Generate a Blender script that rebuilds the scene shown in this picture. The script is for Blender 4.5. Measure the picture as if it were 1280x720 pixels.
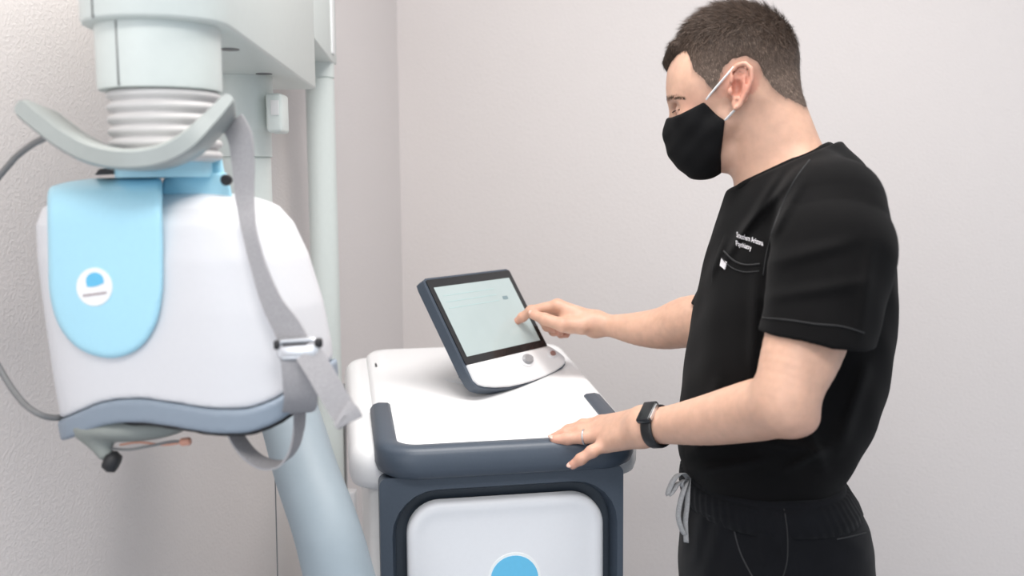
import bpy, bmesh, math, random
import numpy as np
from mathutils import Vector, Matrix
from mathutils.bvhtree import BVHTree
random.seed(7); rng = np.random.default_rng(7)
scene = bpy.context.scene
for o in list(bpy.data.objects): bpy.data.objects.remove(o, do_unlink=True)
COL = scene.collection

# ------------------------------------------------------------------ camera
F = 1250.0                                   # focal length in pixels of a 1280x720 frame
CAMH = 1.44
PITCH, ROLL = math.radians(5.71), -0.0085
cam_d = bpy.data.cameras.new('camera'); cam = bpy.data.objects.new('camera', cam_d); COL.objects.link(cam)
cam_d.sensor_width = 36.0; cam_d.lens = 36.0 * F / 1280.0; cam_d.clip_start = 0.02
M_CAM = Matrix.Translation((0, 0, CAMH)) @ Matrix.Rotation(math.pi / 2 - PITCH, 4, 'X') @ Matrix.Rotation(ROLL, 4, 'Z')
cam.matrix_world = M_CAM
cam_d.dof.use_dof = True; cam_d.dof.focus_distance = 1.50; cam_d.dof.aperture_fstop = 3.2
scene.camera = cam
R_CAM = np.array(M_CAM.to_3x3())

# ------------------------------------------------------------------ world, lights, exposure
world = bpy.data.worlds.new('world'); scene.world = world; world.use_nodes = True
bg = world.node_tree.nodes['Background']
bg.inputs['Color'].default_value = (0.84, 0.91, 1.0, 1); bg.inputs['Strength'].default_value = 0.62
def area(name, loc, target, size, power, col=(1, 1, 1)):
    l = bpy.data.lights.new(name, 'AREA'); l.shape = 'RECTANGLE'; l.size, l.size_y = size; l.energy = power; l.color = col
    o = bpy.data.objects.new(name, l); COL.objects.link(o); o.location = loc
    o.rotation_euler = (Vector(target) - Vector(loc)).to_track_quat('-Z', 'Y').to_euler()
    return o
area('ceiling_panel_light', (0.15, 1.15, 2.66), (0.15, 1.15, 0), (1.2, 0.6), 25, (1.0, 0.965, 0.94))
area('ceiling_panel_light_rear', (0.1, -0.35, 2.66), (0.1, -0.35, 0), (1.2, 0.6), 24, (1.0, 0.965, 0.94))
area('window_light', (-1.3, -1.6, 1.9), (0.2, 1.6, 1.15), (1.6, 1.4), 15, (0.95, 0.97, 1.0))
scene.view_settings.view_transform = 'Standard'; scene.view_settings.look = 'None'
scene.view_settings.exposure = 0.35; scene.view_settings.gamma = 1.0; scene.view_settings.use_curve_mapping = False

# ------------------------------------------------------------------ helpers
def W(px, py, Y):
    """world point seen at pixel (px, py) that lies at distance Y in front of the camera"""
    d = R_CAM @ np.array([(px - 640) / F, (360 - py) / F, -1.0])
    return np.array([0, 0, CAMH]) + d * (Y / d[1])
def lin(r, g, b):
    f = lambda c: (c / 255 / 12.92) if c / 255 <= 0.04045 else ((c / 255 + 0.055) / 1.055) ** 2.4
    return (f(r), f(g), f(b), 1)
def mat(name, col, rough=0.5, spec=0.5, noise=None, bump=None, metal=0.0, coat=0.0, emit=None, sss=None, sheen=0, attr=None):
    """principled material; noise=(scale, amount) mottles the colour, bump=(scale, strength, distance)"""
    m = bpy.data.materials.new(name); m.use_nodes = True
    nt = m.node_tree; p = nt.nodes['Principled BSDF']
    p.inputs['Base Color'].default_value = col; p.inputs['Roughness'].default_value = rough
    p.inputs['Specular IOR Level'].default_value = spec; p.inputs['Metallic'].default_value = metal
    p.inputs['Coat Weight'].default_value = coat
    if sheen: p.inputs['Sheen Weight'].default_value = sheen; p.inputs['Sheen Roughness'].default_value = 0.5
    tc = nt.nodes.new('ShaderNodeTexCoord')
    src = None
    if attr:
        a = nt.nodes.new('ShaderNodeAttribute'); a.attribute_name = attr; src = a.outputs['Color']
    if noise or attr:
        n = nt.nodes.new('ShaderNodeTexNoise'); n.inputs['Scale'].default_value = noise[0] if noise else 30; n.inputs['Detail'].default_value = 4
        nt.links.new(tc.outputs['Object'], n.inputs['Vector'])
        r = nt.nodes.new('ShaderNodeMapRange'); am = noise[1] if noise else 0
        r.inputs['From Min'].default_value = 0.25; r.inputs['From Max'].default_value = 0.75
        r.inputs['To Min'].default_value = 1 - am; r.inputs['To Max'].default_value = 1 + am
        nt.links.new(n.outputs['Fac'], r.inputs['Value'])
        x = nt.nodes.new('ShaderNodeMix'); x.data_type = 'RGBA'; x.blend_type = 'MULTIPLY'; x.inputs['Factor'].default_value = 1
        if src: nt.links.new(src, x.inputs['A'])
        else: x.inputs['A'].default_value = col
        nt.links.new(r.outputs['Result'], x.inputs['B']); nt.links.new(x.outputs['Result'], p.inputs['Base Color'])
    if bump:
        n = nt.nodes.new('ShaderNodeTexNoise'); n.inputs['Scale'].default_value = bump[0]; n.inputs['Detail'].default_value = 3
        nt.links.new(tc.outputs['Object'], n.inputs['Vector'])
        b = nt.nodes.new('ShaderNodeBump'); b.inputs['Strength'].default_value = bump[1]; b.inputs['Distance'].default_value = bump[2]
        nt.links.new(n.outputs['Fac'], b.inputs['Height']); nt.links.new(b.outputs['Normal'], p.inputs['Normal'])
    if emit:
        p.inputs['Emission Color'].default_value = emit[0]; p.inputs['Emission Strength'].default_value = emit[1]
    if sss:
        p.inputs['Subsurface Weight'].default_value = sss; p.inputs['Subsurface Radius'].default_value = (0.010, 0.004, 0.002); p.inputs['Subsurface Scale'].default_value = 0.4
    return m
def root(name, loc, label, cat):
    e = bpy.data.objects.new(name, None); COL.objects.link(e); e.location = loc; e.empty_display_size = 0.05
    e['label'] = label; e['category'] = cat
    return e
def origin_of(o):
    v = Vector((0, 0, 0))
    while o: v += o.location; o = o.parent
    return v
def obj(name, verts, faces, m, parent=None, smooth=True, label=None):
    """one mesh object from world-space vertices"""
    me = bpy.data.meshes.new(name)
    verts = np.asarray(verts, dtype=np.float64)
    if parent is not None: verts = verts - np.array(origin_of(parent))
    if isinstance(faces, np.ndarray):
        nv, nf = len(verts), len(faces); k = faces.shape[1]
        me.vertices.add(nv); me.vertices.foreach_set('co', verts.astype(np.float32).ravel())
        me.loops.add(nf * k); me.loops.foreach_set('vertex_index', faces.astype(np.int32).ravel())
        me.polygons.add(nf); me.polygons.foreach_set('loop_start', np.arange(0, nf * k, k, dtype=np.int32))
        me.update(calc_edges=True); me.validate()
    else:
        me.from_pydata([tuple(v) for v in verts], [], [tuple(f) for f in faces]); me.update()
    o = bpy.data.objects.new(name, me); COL.objects.link(o)
    me.materials.append(m)
    if smooth: me.polygons.foreach_set('use_smooth', [True] * len(me.polygons))
    if parent is not None: o.parent = parent
    if label: o['label'] = label
    return o
def sharp(o, ang=40):
    """smooth shading with hard edges above an angle"""
    bm = bmesh.new(); bm.from_mesh(o.data); bmesh.ops.recalc_face_normals(bm, faces=bm.faces)
    for e in bm.edges:
        if len(e.link_faces) == 2 and e.calc_face_angle(0) > math.radians(ang): e.smooth = False
    bm.to_mesh(o.data); bm.free(); return o
def bevel(o, w, seg=3, ang=30):
    bm = bmesh.new(); bm.from_mesh(o.data); bmesh.ops.recalc_face_normals(bm, faces=bm.faces)
    es = [e for e in bm.edges if len(e.link_faces) == 2 and e.calc_face_angle(0) > math.radians(ang)]
    bmesh.ops.bevel(bm, geom=es, offset=w, segments=seg, profile=0.5, affect='EDGES', clamp_overlap=True)
    bm.to_mesh(o.data); bm.free()
    o.data.polygons.foreach_set('use_smooth', [True] * len(o.data.polygons)); return sharp(o, 50)
def loft(loops, cap=True, closed=True):
    """skin a list of vertex loops of equal length"""
    n = len(loops[0]); V = np.concatenate([np.asarray(l) for l in loops]); Fs = []
    for i in range(len(loops) - 1):
        for j in range(n if closed else n - 1):
            k = (j + 1) % n
            Fs.append((i * n + j, i * n + k, (i + 1) * n + k, (i + 1) * n + j))
    if cap:
        Fs.append(tuple(range(n - 1, -1, -1))); Fs.append(tuple(range((len(loops) - 1) * n, len(loops) * n)))
    return V, Fs
def catmull(P, n=8, closed=False):
    P = [np.asarray(p, float) for p in P]; out = []; N = len(P)
    rngi = range(N) if closed else range(N - 1)
    for i in rngi:
        g = (lambda k: P[k % N]) if closed else (lambda k: P[min(max(k, 0), N - 1)])
        p0, p1, p2, p3 = g(i - 1), g(i), g(i + 1), g(i + 2)
        for t in np.arange(n) / n:
            out.append(0.5 * (2 * p1 + (p2 - p0) * t + (2 * p0 - 5 * p1 + 4 * p2 - p3) * t * t + (3 * p1 - p0 - 3 * p2 + p3) * t ** 3))
    if not closed: out.append(P[-1])
    return np.array(out)
def frames(P, closed=False, up=(0, 0, 1)):
    T = np.gradient(P, axis=0)
    if closed: T = np.roll(P, -1, 0) - np.roll(P, 1, 0)
    T /= np.linalg.norm(T, axis=1)[:, None] + 1e-12
    n = np.cross(T[0], up)
    if np.linalg.norm(n) < 1e-3: n = np.cross(T[0], (1, 0, 0))
    n /= np.linalg.norm(n); Ns = []
    for t in T:
        n = n - t * n.dot(t); n /= np.linalg.norm(n); Ns.append(n.copy())
    Ns = np.array(Ns); return T, Ns, np.cross(T, Ns)
def tube(P, r, n=10, closed=False, flat=1.0, up=(0, 0, 1)):
    P = np.asarray(P, float); r = np.broadcast_to(np.asarray(r, float), (len(P),))
    T, A, B = frames(P, closed, up); a = np.linspace(0, 2 * math.pi, n, endpoint=False)
    loops = [P[i] + r[i] * (np.cos(a)[:, None] * A[i] + flat * np.sin(a)[:, None] * B[i]) for i in range(len(P))]
    if closed: loops.append(loops[0]); 
    return loft(loops, cap=not closed)
def ribbon(P, side, w, th):
    """strap along P, 'side' the width direction(s)"""
    P = np.asarray(P, float); side = np.broadcast_to(np.asarray(side, float), P.shape).copy()
    T = np.gradient(P, axis=0); T /= np.linalg.norm(T, axis=1)[:, None]
    side -= T * (side * T).sum(1)[:, None]; side /= np.linalg.norm(side, axis=1)[:, None]
    N = np.cross(T, side); w = np.broadcast_to(np.asarray(w, float), (len(P),))
    loops = []
    for i in range(len(P)):
        s, nn = side[i] * w[i] / 2, N[i] * th / 2
        loops.append([P[i] - s - nn, P[i] - s * 0.0 - nn, P[i] + s - nn, P[i] + s + nn, P[i] + s * 0.0 + nn, P[i] - s + nn])
    return loft(loops)
def rrect(x0, x1, y0, y1, r, n=6):
    """rounded rectangle outline (counter-clockwise)"""
    r = min(r, (x1 - x0) / 2 - 1e-5, (y1 - y0) / 2 - 1e-5); out = []
    for cx, cy, a0 in ((x1 - r, y1 - r, 0), (x0 + r, y1 - r, 90), (x0 + r, y0 + r, 180), (x1 - r, y0 + r, 270)):
        for k in range(n + 1):
            a = math.radians(a0 + 90 * k / n); out.append((cx + r * math.cos(a), cy + r * math.sin(a)))
    return np.array(out)
def box(name, c, e, m, parent, R=None, bev=0.003, seg=3):
    R = np.eye(3) if R is None else np.asarray(R); e = np.asarray(e) / 2
    V = [np.asarray(c) + R @ (e * s) for s in ((-1,-1,-1),(1,-1,-1),(1,1,-1),(-1,1,-1),(-1,-1,1),(1,-1,1),(1,1,1),(-1,1,1))]
    o = obj(name, V, [(0,3,2,1),(4,5,6,7),(0,1,5,4),(1,2,6,5),(2,3,7,6),(3,0,4,7)], m, parent)
    return bevel(o, bev, seg) if bev else o
def lathe(prof, c, n=48, axis=(0, 0, 1)):
    """profile of (radius, height) about a vertical axis at c"""
    a = np.linspace(0, 2 * math.pi, n, endpoint=False); Rm = np.array(Vector((0, 0, 1)).rotation_difference(Vector(axis)).to_matrix())
    loops = [np.asarray(c) + np.stack([r * np.cos(a), r * np.sin(a), np.full(n, z)], 1) @ Rm.T for r, z in prof]
    return loft(loops)

# ---- signed distance fields turned into meshes (surface nets on sparse blocks)
def sd_ell(P, c, r):
    q = P - np.asarray(c, np.float32); r = np.asarray(r, np.float32)
    k0 = np.linalg.norm(q / r, axis=1); k1 = np.linalg.norm(q / (r * r), axis=1) + 1e-9
    return k0 * (k0 - 1) / k1
def sd_cone(P, a, b, r1, r2):
    a = np.asarray(a, np.float32); b = np.asarray(b, np.float32); ab = b - a
    q = P - a; t = np.clip((q @ ab) / (ab @ ab), 0, 1)
    return np.linalg.norm(q - t[:, None] * ab, axis=1) - (r1 + (r2 - r1) * t)
def smin(a, b, k):
    h = np.maximum(k - np.abs(a - b), 0) / k
    return np.minimum(a, b) - h * h * k * 0.25
def smax(a, b, k): return -smin(-a, -b, k)
def sd_chain(P, pts, rs, k=0.004):
    d = None
    for i in range(len(pts) - 1):
        e = sd_cone(P, pts[i], pts[i + 1], rs[i], rs[i + 1]); d = e if d is None else smin(d, e, k)
    return d
def sd_poly(x, y, poly):
    """2D polygon distance, negative inside"""
    poly = np.asarray(poly, np.float32); n = len(poly); d = np.full(x.shape, 1e9, np.float32); s = np.ones(x.shape, np.float32)
    for i in range(n):
        a, b = poly[i], poly[i - 1]; ex, ey = b - a; wx, wy = x - a[0], y - a[1]
        t = np.clip((wx * ex + wy * ey) / (ex * ex + ey * ey + 1e-12), 0, 1)
        d = np.minimum(d, (wx - ex * t) ** 2 + (wy - ey * t) ** 2)
        c1, c2, c3 = y >= a[1], y < b[1], ex * wy > ey * wx
        s = np.where((c1 & c2 & c3) | (~c1 & ~c2 & ~c3), -s, s)
    return s * np.sqrt(d)
def sdf_mesh(fn, lo, hi, h, margin=1.7):
    lo = np.asarray(lo, np.float64); hi = np.asarray(hi, np.float64); B = 8
    nb = np.ceil((hi - lo) / (B * h)).astype(int)
    g = np.stack(np.meshgrid(*[np.arange(k) for k in nb], indexing='ij'), -1).reshape(-1, 3)
    d = fn((lo + (g + 0.5) * B * h).astype(np.float32))
    g = g[np.abs(d) < B * h * 0.87 * margin]
    off = np.stack(np.meshgrid(*[np.arange(B + 1)] * 3, indexing='ij'), -1).reshape(-1, 3)
    vs = []
    for c in range(0, len(g), 400):
        gg = g[c:c + 400]; P = lo + ((gg[:, None, :] * B + off[None]).reshape(-1, 3)) * h
        vs.append(fn(P.astype(np.float32)).reshape(len(gg), B + 1, B + 1, B + 1))
    D = np.concatenate(vs).astype(np.float32); D = np.where(D == 0, 1e-7, D); S = D < 0
    n = nb * B + 2
    cid = lambda I: (I[:, 0] * n[1] + I[:, 1]) * n[2] + I[:, 2]
    cs = np.zeros((len(g), B, B, B), np.int8); acc = np.zeros((len(g), B, B, B, 3), np.float32); cnt = np.zeros((len(g), B, B, B), np.float32)
    sl = lambda i: slice(i, i + B)
    for i in (0, 1):
        for j in (0, 1):
            for k in (0, 1): cs += S[:, sl(i), sl(j), sl(k)]
    act = (cs > 0) & (cs < 8)
    for ax in range(3):
        for i in (0, 1):
            for j in (0, 1):
                o0 = [0, 0, 0]; oth = [a for a in range(3) if a != ax]; o0[oth[0]] = i; o0[oth[1]] = j
                o1 = list(o0); o1[ax] = 1
                a = D[:, sl(o0[0]), sl(o0[1]), sl(o0[2])]; b = D[:, sl(o1[0]), sl(o1[1]), sl(o1[2])]
                x = (a < 0) != (b < 0); t = np.where(x, a / np.where(x, a - b, 1), 0)
                p = np.zeros(acc.shape, np.float32); p[..., oth[0]] = i; p[..., oth[1]] = j; p[..., ax] = t
                acc += p * x[..., None]; cnt += x
    bi, ci, cj, ck = np.nonzero(act)
    I = g[bi] * B + np.stack([ci, cj, ck], 1); V = lo + (I + acc[bi, ci, cj, ck] / cnt[bi, ci, cj, ck][:, None]) * h
    ids = cid(I + 1); order = np.argsort(ids); ids = ids[order]; V = V[order]
    Fs = []
    for ax in range(3):
        o1 = [0, 0, 0]; o1[ax] = 1
        a = S[:, :B, :B, :B]; b = S[:, sl(o1[0]), sl(o1[1]), sl(o1[2])]
        bi, ci, cj, ck = np.nonzero(a != b)
        I = g[bi] * B + np.stack([ci, cj, ck], 1); flip = ~a[bi, ci, cj, ck]
        u, v = [(1, 2), (2, 0), (0, 1)][ax]; q = []
        for du, dv in ((-1, -1), (0, -1), (0, 0), (-1, 0)):
            J = I.copy(); J[:, u] += du; J[:, v] += dv
            w = cid(J + 1); p = np.clip(np.searchsorted(ids, w), 0, len(ids) - 1); q.append(np.where(ids[p] == w, p, -1))
        q = np.stack(q, 1); q[flip] = q[flip][:, ::-1]; Fs.append(q[(q >= 0).all(1)])
    return V, np.concatenate(Fs)
def paint(o, fn, name='tint'):
    """per-vertex colour attribute from world positions"""
    me = o.data; n = len(me.vertices); co = np.empty(n * 3, np.float32); me.vertices.foreach_get('co', co)
    co = co.reshape(-1, 3) + np.array(origin_of(o), np.float32)
    col = np.ones((n, 4), np.float32); col[:, :3] = fn(co)
    a = me.color_attributes.new(name, 'FLOAT_COLOR', 'POINT'); a.data.foreach_set('color', col.ravel())
def bvh_of(o):
    off = origin_of(o); me = o.data
    return BVHTree.FromPolygons([v.co + off for v in me.vertices], [p.vertices[:] for p in me.polygons])
CAMP = Vector((0, 0, CAMH))
def onto(bvh, px, py, lift=0.0):
    """point of a built surface that lies behind pixel (px, py), with its normal"""
    d = Vector(W(px, py, 1.0)) - CAMP; h = bvh.ray_cast(CAMP, d.normalized())
    if h[0] is None: return None, None
    nn = h[1] if h[1].dot(d) < 0 else -h[1]
    return np.array(h[0] + nn * lift), np.array(nn)
def drape(bvh, pts, lift=0.0):
    out = [onto(bvh, x, y, lift)[0] for x, y in pts]
    return [p for p in out if p is not None]
def norm(v): v = np.asarray(v, float); return v / np.linalg.norm(v)

# ------------------------------------------------------------------ materials
def wall_material(name, col, sc=1.0):
    m = bpy.data.materials.new(name); m.use_nodes = True; nt = m.node_tree; p = nt.nodes['Principled BSDF']
    p.inputs['Roughness'].default_value = 0.75; p.inputs['Specular IOR Level'].default_value = 0.25
    tc = nt.nodes.new('ShaderNodeTexCoord')
    n1 = nt.nodes.new('ShaderNodeTexNoise'); n1.inputs['Scale'].default_value = 2.2; n1.inputs['Detail'].default_value = 3
    nt.links.new(tc.outputs['Object'], n1.inputs['Vector'])
    mix = nt.nodes.new('ShaderNodeMix'); mix.data_type = 'RGBA'; mix.inputs['A'].default_value = [c * 0.985 for c in col[:3]] + [1]; mix.inputs['B'].default_value = col
    nt.links.new(n1.outputs['Fac'], mix.inputs['Factor']); nt.links.new(mix.outputs['Result'], p.inputs['Base Color'])
    n2 = nt.nodes.new('ShaderNodeTexNoise'); n2.inputs['Scale'].default_value = 190 * sc; n2.inputs['Detail'].default_value = 2.5; n2.inputs['Distortion'].default_value = 0.1
    nt.links.new(tc.outputs['Object'], n2.inputs['Vector'])
    rm = nt.nodes.new('ShaderNodeMapRange'); rm.inputs['From Min'].default_value = 0.4; rm.inputs['From Max'].default_value = 0.62
    nt.links.new(n2.outputs['Fac'], rm.inputs['Value'])
    b = nt.nodes.new('ShaderNodeBump'); b.inputs['Strength'].default_value = 0.5; b.inputs['Distance'].default_value = 0.0006
    nt.links.new(rm.outputs['Result'], b.inputs['Height']); nt.links.new(b.outputs['Normal'], p.inputs['Normal'])
    return m
M_WALL = wall_material('orange_peel_wall_paint', (0.715, 0.672, 0.655, 1))
M_FLOOR = mat('grey_vinyl_floor', (0.33, 0.36, 0.41, 1), 0.45, noise=(6, 0.12))
M_CEIL = mat('ceiling_paint', (0.8, 0.79, 0.77, 1), 0.9, noise=(40, 0.03))
M_WHITE = mat('white_plastic', (0.84, 0.84, 0.845, 1), 0.32, noise=(300, 0.01))
M_SHELL = mat('off_white_plastic', (0.70, 0.70, 0.72, 1), 0.38, noise=(200, 0.01))
M_GREYGREEN = mat('pale_grey_green_enamel', (0.66, 0.71, 0.68, 1), 0.38, noise=(120, 0.015))
M_BELLOWS = mat('cream_rubber', (0.60, 0.585, 0.575, 1), 0.5, noise=(90, 0.02))
M_TRIM = mat('blue_grey_plastic', (0.25, 0.30, 0.36, 1), 0.42, noise=(90, 0.02))
M_SLATE = mat('slate_plastic', (0.060, 0.078, 0.104, 1), 0.42, noise=(250, 0.05), bump=(900, 0.05, 0.0004))
M_SLATE2 = mat('dark_slate_plastic', (0.034, 0.046, 0.062, 1), 0.36, noise=(250, 0.05))
M_PANEL = mat('satin_white_panel', (0.80, 0.81, 0.83, 1), 0.42, noise=(200, 0.01))
M_SIDE = mat('light_grey_side_panel', (0.76, 0.76, 0.75, 1), 0.45, noise=(100, 0.02))
M_BLUE = mat('light_blue_plastic', (0.41, 0.73, 0.87, 1), 0.35, noise=(150, 0.015))
M_LOGO = mat('sky_blue_print', (0.14, 0.53, 0.80, 1), 0.4, noise=(150, 0.02))
M_LOGOW = mat('white_print', (0.88, 0.89, 0.88, 1), 0.45, noise=(150, 0.01))
M_INK = mat('grey_print', (0.42, 0.34, 0.36, 1), 0.5, noise=(150, 0.05))
M_CRADLE = mat('grey_green_plastic', (0.36, 0.39, 0.375, 1), 0.4, noise=(120, 0.02))
M_MAST = mat('pale_blue_grey_enamel', (0.31, 0.37, 0.41, 1), 0.55, noise=(60, 0.02))
M_STRAP = mat('grey_webbing', (0.36, 0.35, 0.36, 1), 0.85, noise=(700, 0.18), bump=(1500, 0.25, 0.0004))
M_METAL = mat('brushed_steel', (0.62, 0.63, 0.65, 1), 0.3, metal=0.9, noise=(400, 0.05))
M_DARK = mat('black_rubber', (0.018, 0.018, 0.02, 1), 0.55, noise=(200, 0.1))
M_CABLE = mat('grey_cable', (0.20, 0.20, 0.20, 1), 0.5, noise=(200, 0.05))
M_BEZEL = mat('black_glossy_bezel', (0.014, 0.015, 0.017, 1), 0.16, noise=(300, 0.03))
M_ORANGE = mat('orange_wire', (0.72, 0.36, 0.26, 1), 0.5, noise=(200, 0.05))

# ------------------------------------------------------------------ the room
CORNER = np.array(W(503, 360, 2.75)); CORNER[2] = 0
LDIR = norm((-0.276, -0.961, 0)); RDIR = norm((0.961, -0.276, 0))
def wall(name, a, d, length, out):
    t = 0.1; b = a + d * length; H = 2.7; o = np.array([out[0], out[1], 0]) * t
    lo = [a, b, b + o, a + o]; V = lo + [p + np.array([0, 0, H]) for p in lo]
    w = obj(name, V, [(0,1,2,3),(4,5,6,7),(0,1,5,4),(1,2,6,5),(2,3,7,6),(3,0,4,7)], M_WALL, smooth=False)
    w['kind'] = 'structure'; return w
wall('wall_left', CORNER, LDIR, 3.4, (-0.961, 0.276)); wall('wall_back', CORNER, RDIR, 3.6, (0.276, 0.961))
def slab(name, z0, z1, m):
    c = CORNER; pts = [c, c + RDIR * 3.6, c + RDIR * 3.6 + LDIR * 3.4, c + LDIR * 3.4]
    V = [p + np.array([0, 0, z0]) for p in pts] + [p + np.array([0, 0, z1]) for p in pts]
    s = obj(name, V, [(3,2,1,0),(4,5,6,7),(0,1,5,4),(1,2,6,5),(2,3,7,6),(3,0,4,7)], m, smooth=False); s['kind'] = 'structure'
slab('floor', -0.08, 0.0, M_FLOOR); slab('ceiling', 2.7, 2.78, M_CEIL)

# ------------------------------------------------------------------ console cart
CA = math.radians(10.0)
CART0 = np.array([-0.016, 1.405, 0.0]); CU = np.array([math.cos(CA), math.sin(CA), 0]); CV = np.array([-math.sin(CA), math.cos(CA), 0])
def cl(u, v, z): return CART0 + CU * u + CV * v + np.array([0, 0, z])
cart = root('console_cart', CART0 + CV * 0.28, 'white medical console cart with slate grey front handle and white door panel', 'cart')
def deck_z(v): return 1.066 + 0.056 * np.clip(v / 0.56, 0, 1) ** 1.15
def slab_loft(outline, levels, zf):
    """rounded slab: outline inset by each level's offset, at height zf(v) + dz"""
    c = outline.mean(0); out = np.asarray(outline); loops = []
    e = np.roll(out, -1, 0) - np.roll(out, 1, 0); nrm = np.stack([e[:, 1], -e[:, 0]], 1); nrm /= np.linalg.norm(nrm, axis=1)[:, None]
    for ins, dz in levels:
        p = out - nrm * ins; loops.append([cl(a, b, zf(b) + dz) for a, b in p])
    return loft(loops)
# lower body: side panels, back and plinth
V, Fs = slab_loft(rrect(-0.190, 0.193, 0.040, 0.555, 0.03), [(0.01, 0.09), (0, 0.10), (0, 1.00), (0.004, 1.015)], lambda v: 0.0)
sharp(obj('body', V, Fs, M_SIDE, cart))
V, Fs = slab_loft(rrect(-0.165, 0.165, 0.06, 0.53, 0.03), [(0, 0.06), (0, 0.10)], lambda v: 0.0)
sharp(obj('plinth', V, Fs, M_SLATE2, cart))
# white side shoulders of the top shell (a little lower than the deck)
V, Fs = slab_loft(rrect(-0.217, 0.224, 0.036, 0.57, 0.05, 10), [(0.012, -0.066), (0.004, -0.062), (0, -0.05), (0, -0.03), (0.004, -0.016), (0.012, -0.008), (0.025, -0.005)], deck_z)
sharp(obj('top_shell', V, Fs, M_WHITE, cart), 60)
V, Fs = slab_loft(rrect(-0.176, 0.213, 0.004, 0.585, 0.05, 10), [(0, -0.03), (0, -0.006), (0.003, 0.0), (0.009, 0.004), (0.03, 0.006)], deck_z)
deck = sharp(obj('deck', V, Fs, M_WHITE, cart), 60)
box('vent_slot', cl(-0.160, 0.47, deck_z(0.47) + 0.0045), (0.003, 0.05, 0.002), M_DARK, cart, np.stack([CU, CV, (0, 0, 1)], 1), 0)
# U-shaped slate handle wrapping the front corners
def u_path(ul=-0.162, ur=0.188, r=0.045):
    P = [(ul, 0.215), (ul, r)]
    for k in range(1, 9):
        a = math.pi + k / 8 * math.pi / 2; P.append((ul + r + r * math.cos(a), r + r * math.sin(a)))
    for k in range(1, 5): P.append((ul + r + (ur - ul - 2 * r) * k / 5, 0.0))
    for k in range(9):
        a = -math.pi / 2 + k / 8 * math.pi / 2; P.append((ur - r + r * math.cos(a), r + r * math.sin(a)))
    P.append((ur, 0.215)); return np.array(P)
up_ = u_path(); Tn = np.gradient(up_, axis=0); Tn /= np.linalg.norm(Tn, axis=1)[:, None]; Nn = np.stack([Tn[:, 1], -Tn[:, 0]], 1)
prof = [(-0.014, 0.009), (-0.010, 0.012), (0.004, 0.013), (0.013, 0.010), (0.018, 0.003), (0.0185, -0.020), (0.015, -0.030), (0.008, -0.034), (-0.012, -0.034), (-0.015, -0.028)]
loops = []
for (u, v), nn in zip(up_, Nn):
    s = 1.0 if v > 0.06 else 1.0
    loops.append([cl(u + nn[0] * -a if False else u - nn[0] * a * -1 * s, v + nn[1] * a * s, deck_z(v) + z + max(0, v - 0.05) * 0.005) for a, z in prof])
V, Fs = loft(loops); handle = bevel(obj('handle', V, Fs, M_SLATE, cart), 0.003, 2, 60)
# slate front face with a recessed frame and white door
def front_slab(name, u0, u1, z0, z1, r, levels, m, parent=cart, n=8):
    o = rrect(u0, u1, z0, z1, r, n); e = np.roll(o, -1, 0) - np.roll(o, 1, 0); nr = np.stack([e[:, 1], -e[:, 0]], 1); nr /= np.linalg.norm(nr, axis=1)[:, None]
    V, Fs = loft([[cl(a, v, b) for a, b in (o - nr * i)] for i, v in levels])
    return sharp(obj(name, V, Fs, m, parent), 50)
def front_frame(name, outer, inner, v0, v1, m, lip=0.006):
    """flat frame with a rounded window; the inner edge is chamfered back"""
    o = rrect(*outer); i = rrect(*inner); i2 = rrect(inner[0] + lip, inner[1] - lip, inner[2] + lip, inner[3] - lip, inner[4] - lip)
    V, Fs = loft([[cl(a, v1, b) for a, b in o], [cl(a, v0, b) for a, b in o], [cl(a, v0, b) for a, b in i], [cl(a, v0 + (v1 - v0) * 0.35, b) for a, b in i2], [cl(a, v1, b) for a, b in i2]], cap=False)
    return sharp(obj(name, V, Fs, m, cart), 35)
front_frame('front_frame', (-0.176, 0.182, 0.12, 1.032, 0.012), (-0.159, 0.173, 0.20, 1.012, 0.066), 0.006, 0.045, M_SLATE)
front_slab('front_recess', -0.168, 0.180, 0.18, 1.02, 0.05, [(0, 0.05), (0, 0.034)], M_SLATE2)
door = front_slab('door', -0.138, 0.152, 0.24, 0.992, 0.048, [(0.0, 0.024), (0.0, 0.010), (0.002, 0.006), (0.007, 0.0035), (0.014, 0.003), (0.016, 0.0035), (0.03, 0.0035)], M_PANEL, n=10)
def blob(s):
    """tilted leaf-like emblem outline: full at the upper right, drawn out at the lower left"""
    P = []
    for k in range(40):
        a = 2 * math.pi * k / 40; r = 1.0 + 0.10 * math.cos(a - 0.7) - 0.06 * math.cos(2 * a)
        x, y = r * math.cos(a), 0.93 * r * math.sin(a)
        if y < -0.35: y = -0.35 - (abs(y) - 0.35) * 0.35 + 0.22 * x
        P.append((x * s, y * s))
    return np.array(P)
def badge(name, outline, c, v0, v1, m, parent):
    V, Fs = loft([[cl(c[0] + a, v0, c[1] + b) for a, b in outline], [cl(c[0] + a, v1, c[1] + b) for a, b in outline]])
    return sharp(obj(name, V, Fs, m, parent))
LC = (0.014, 0.868)
badge('emblem_border', blob(0.0415), LC, 0.004, 0.0028, M_LOGOW, door); badge('emblem', blob(0.0375), LC, 0.004, 0.0022, M_LOGO, door)
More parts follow.
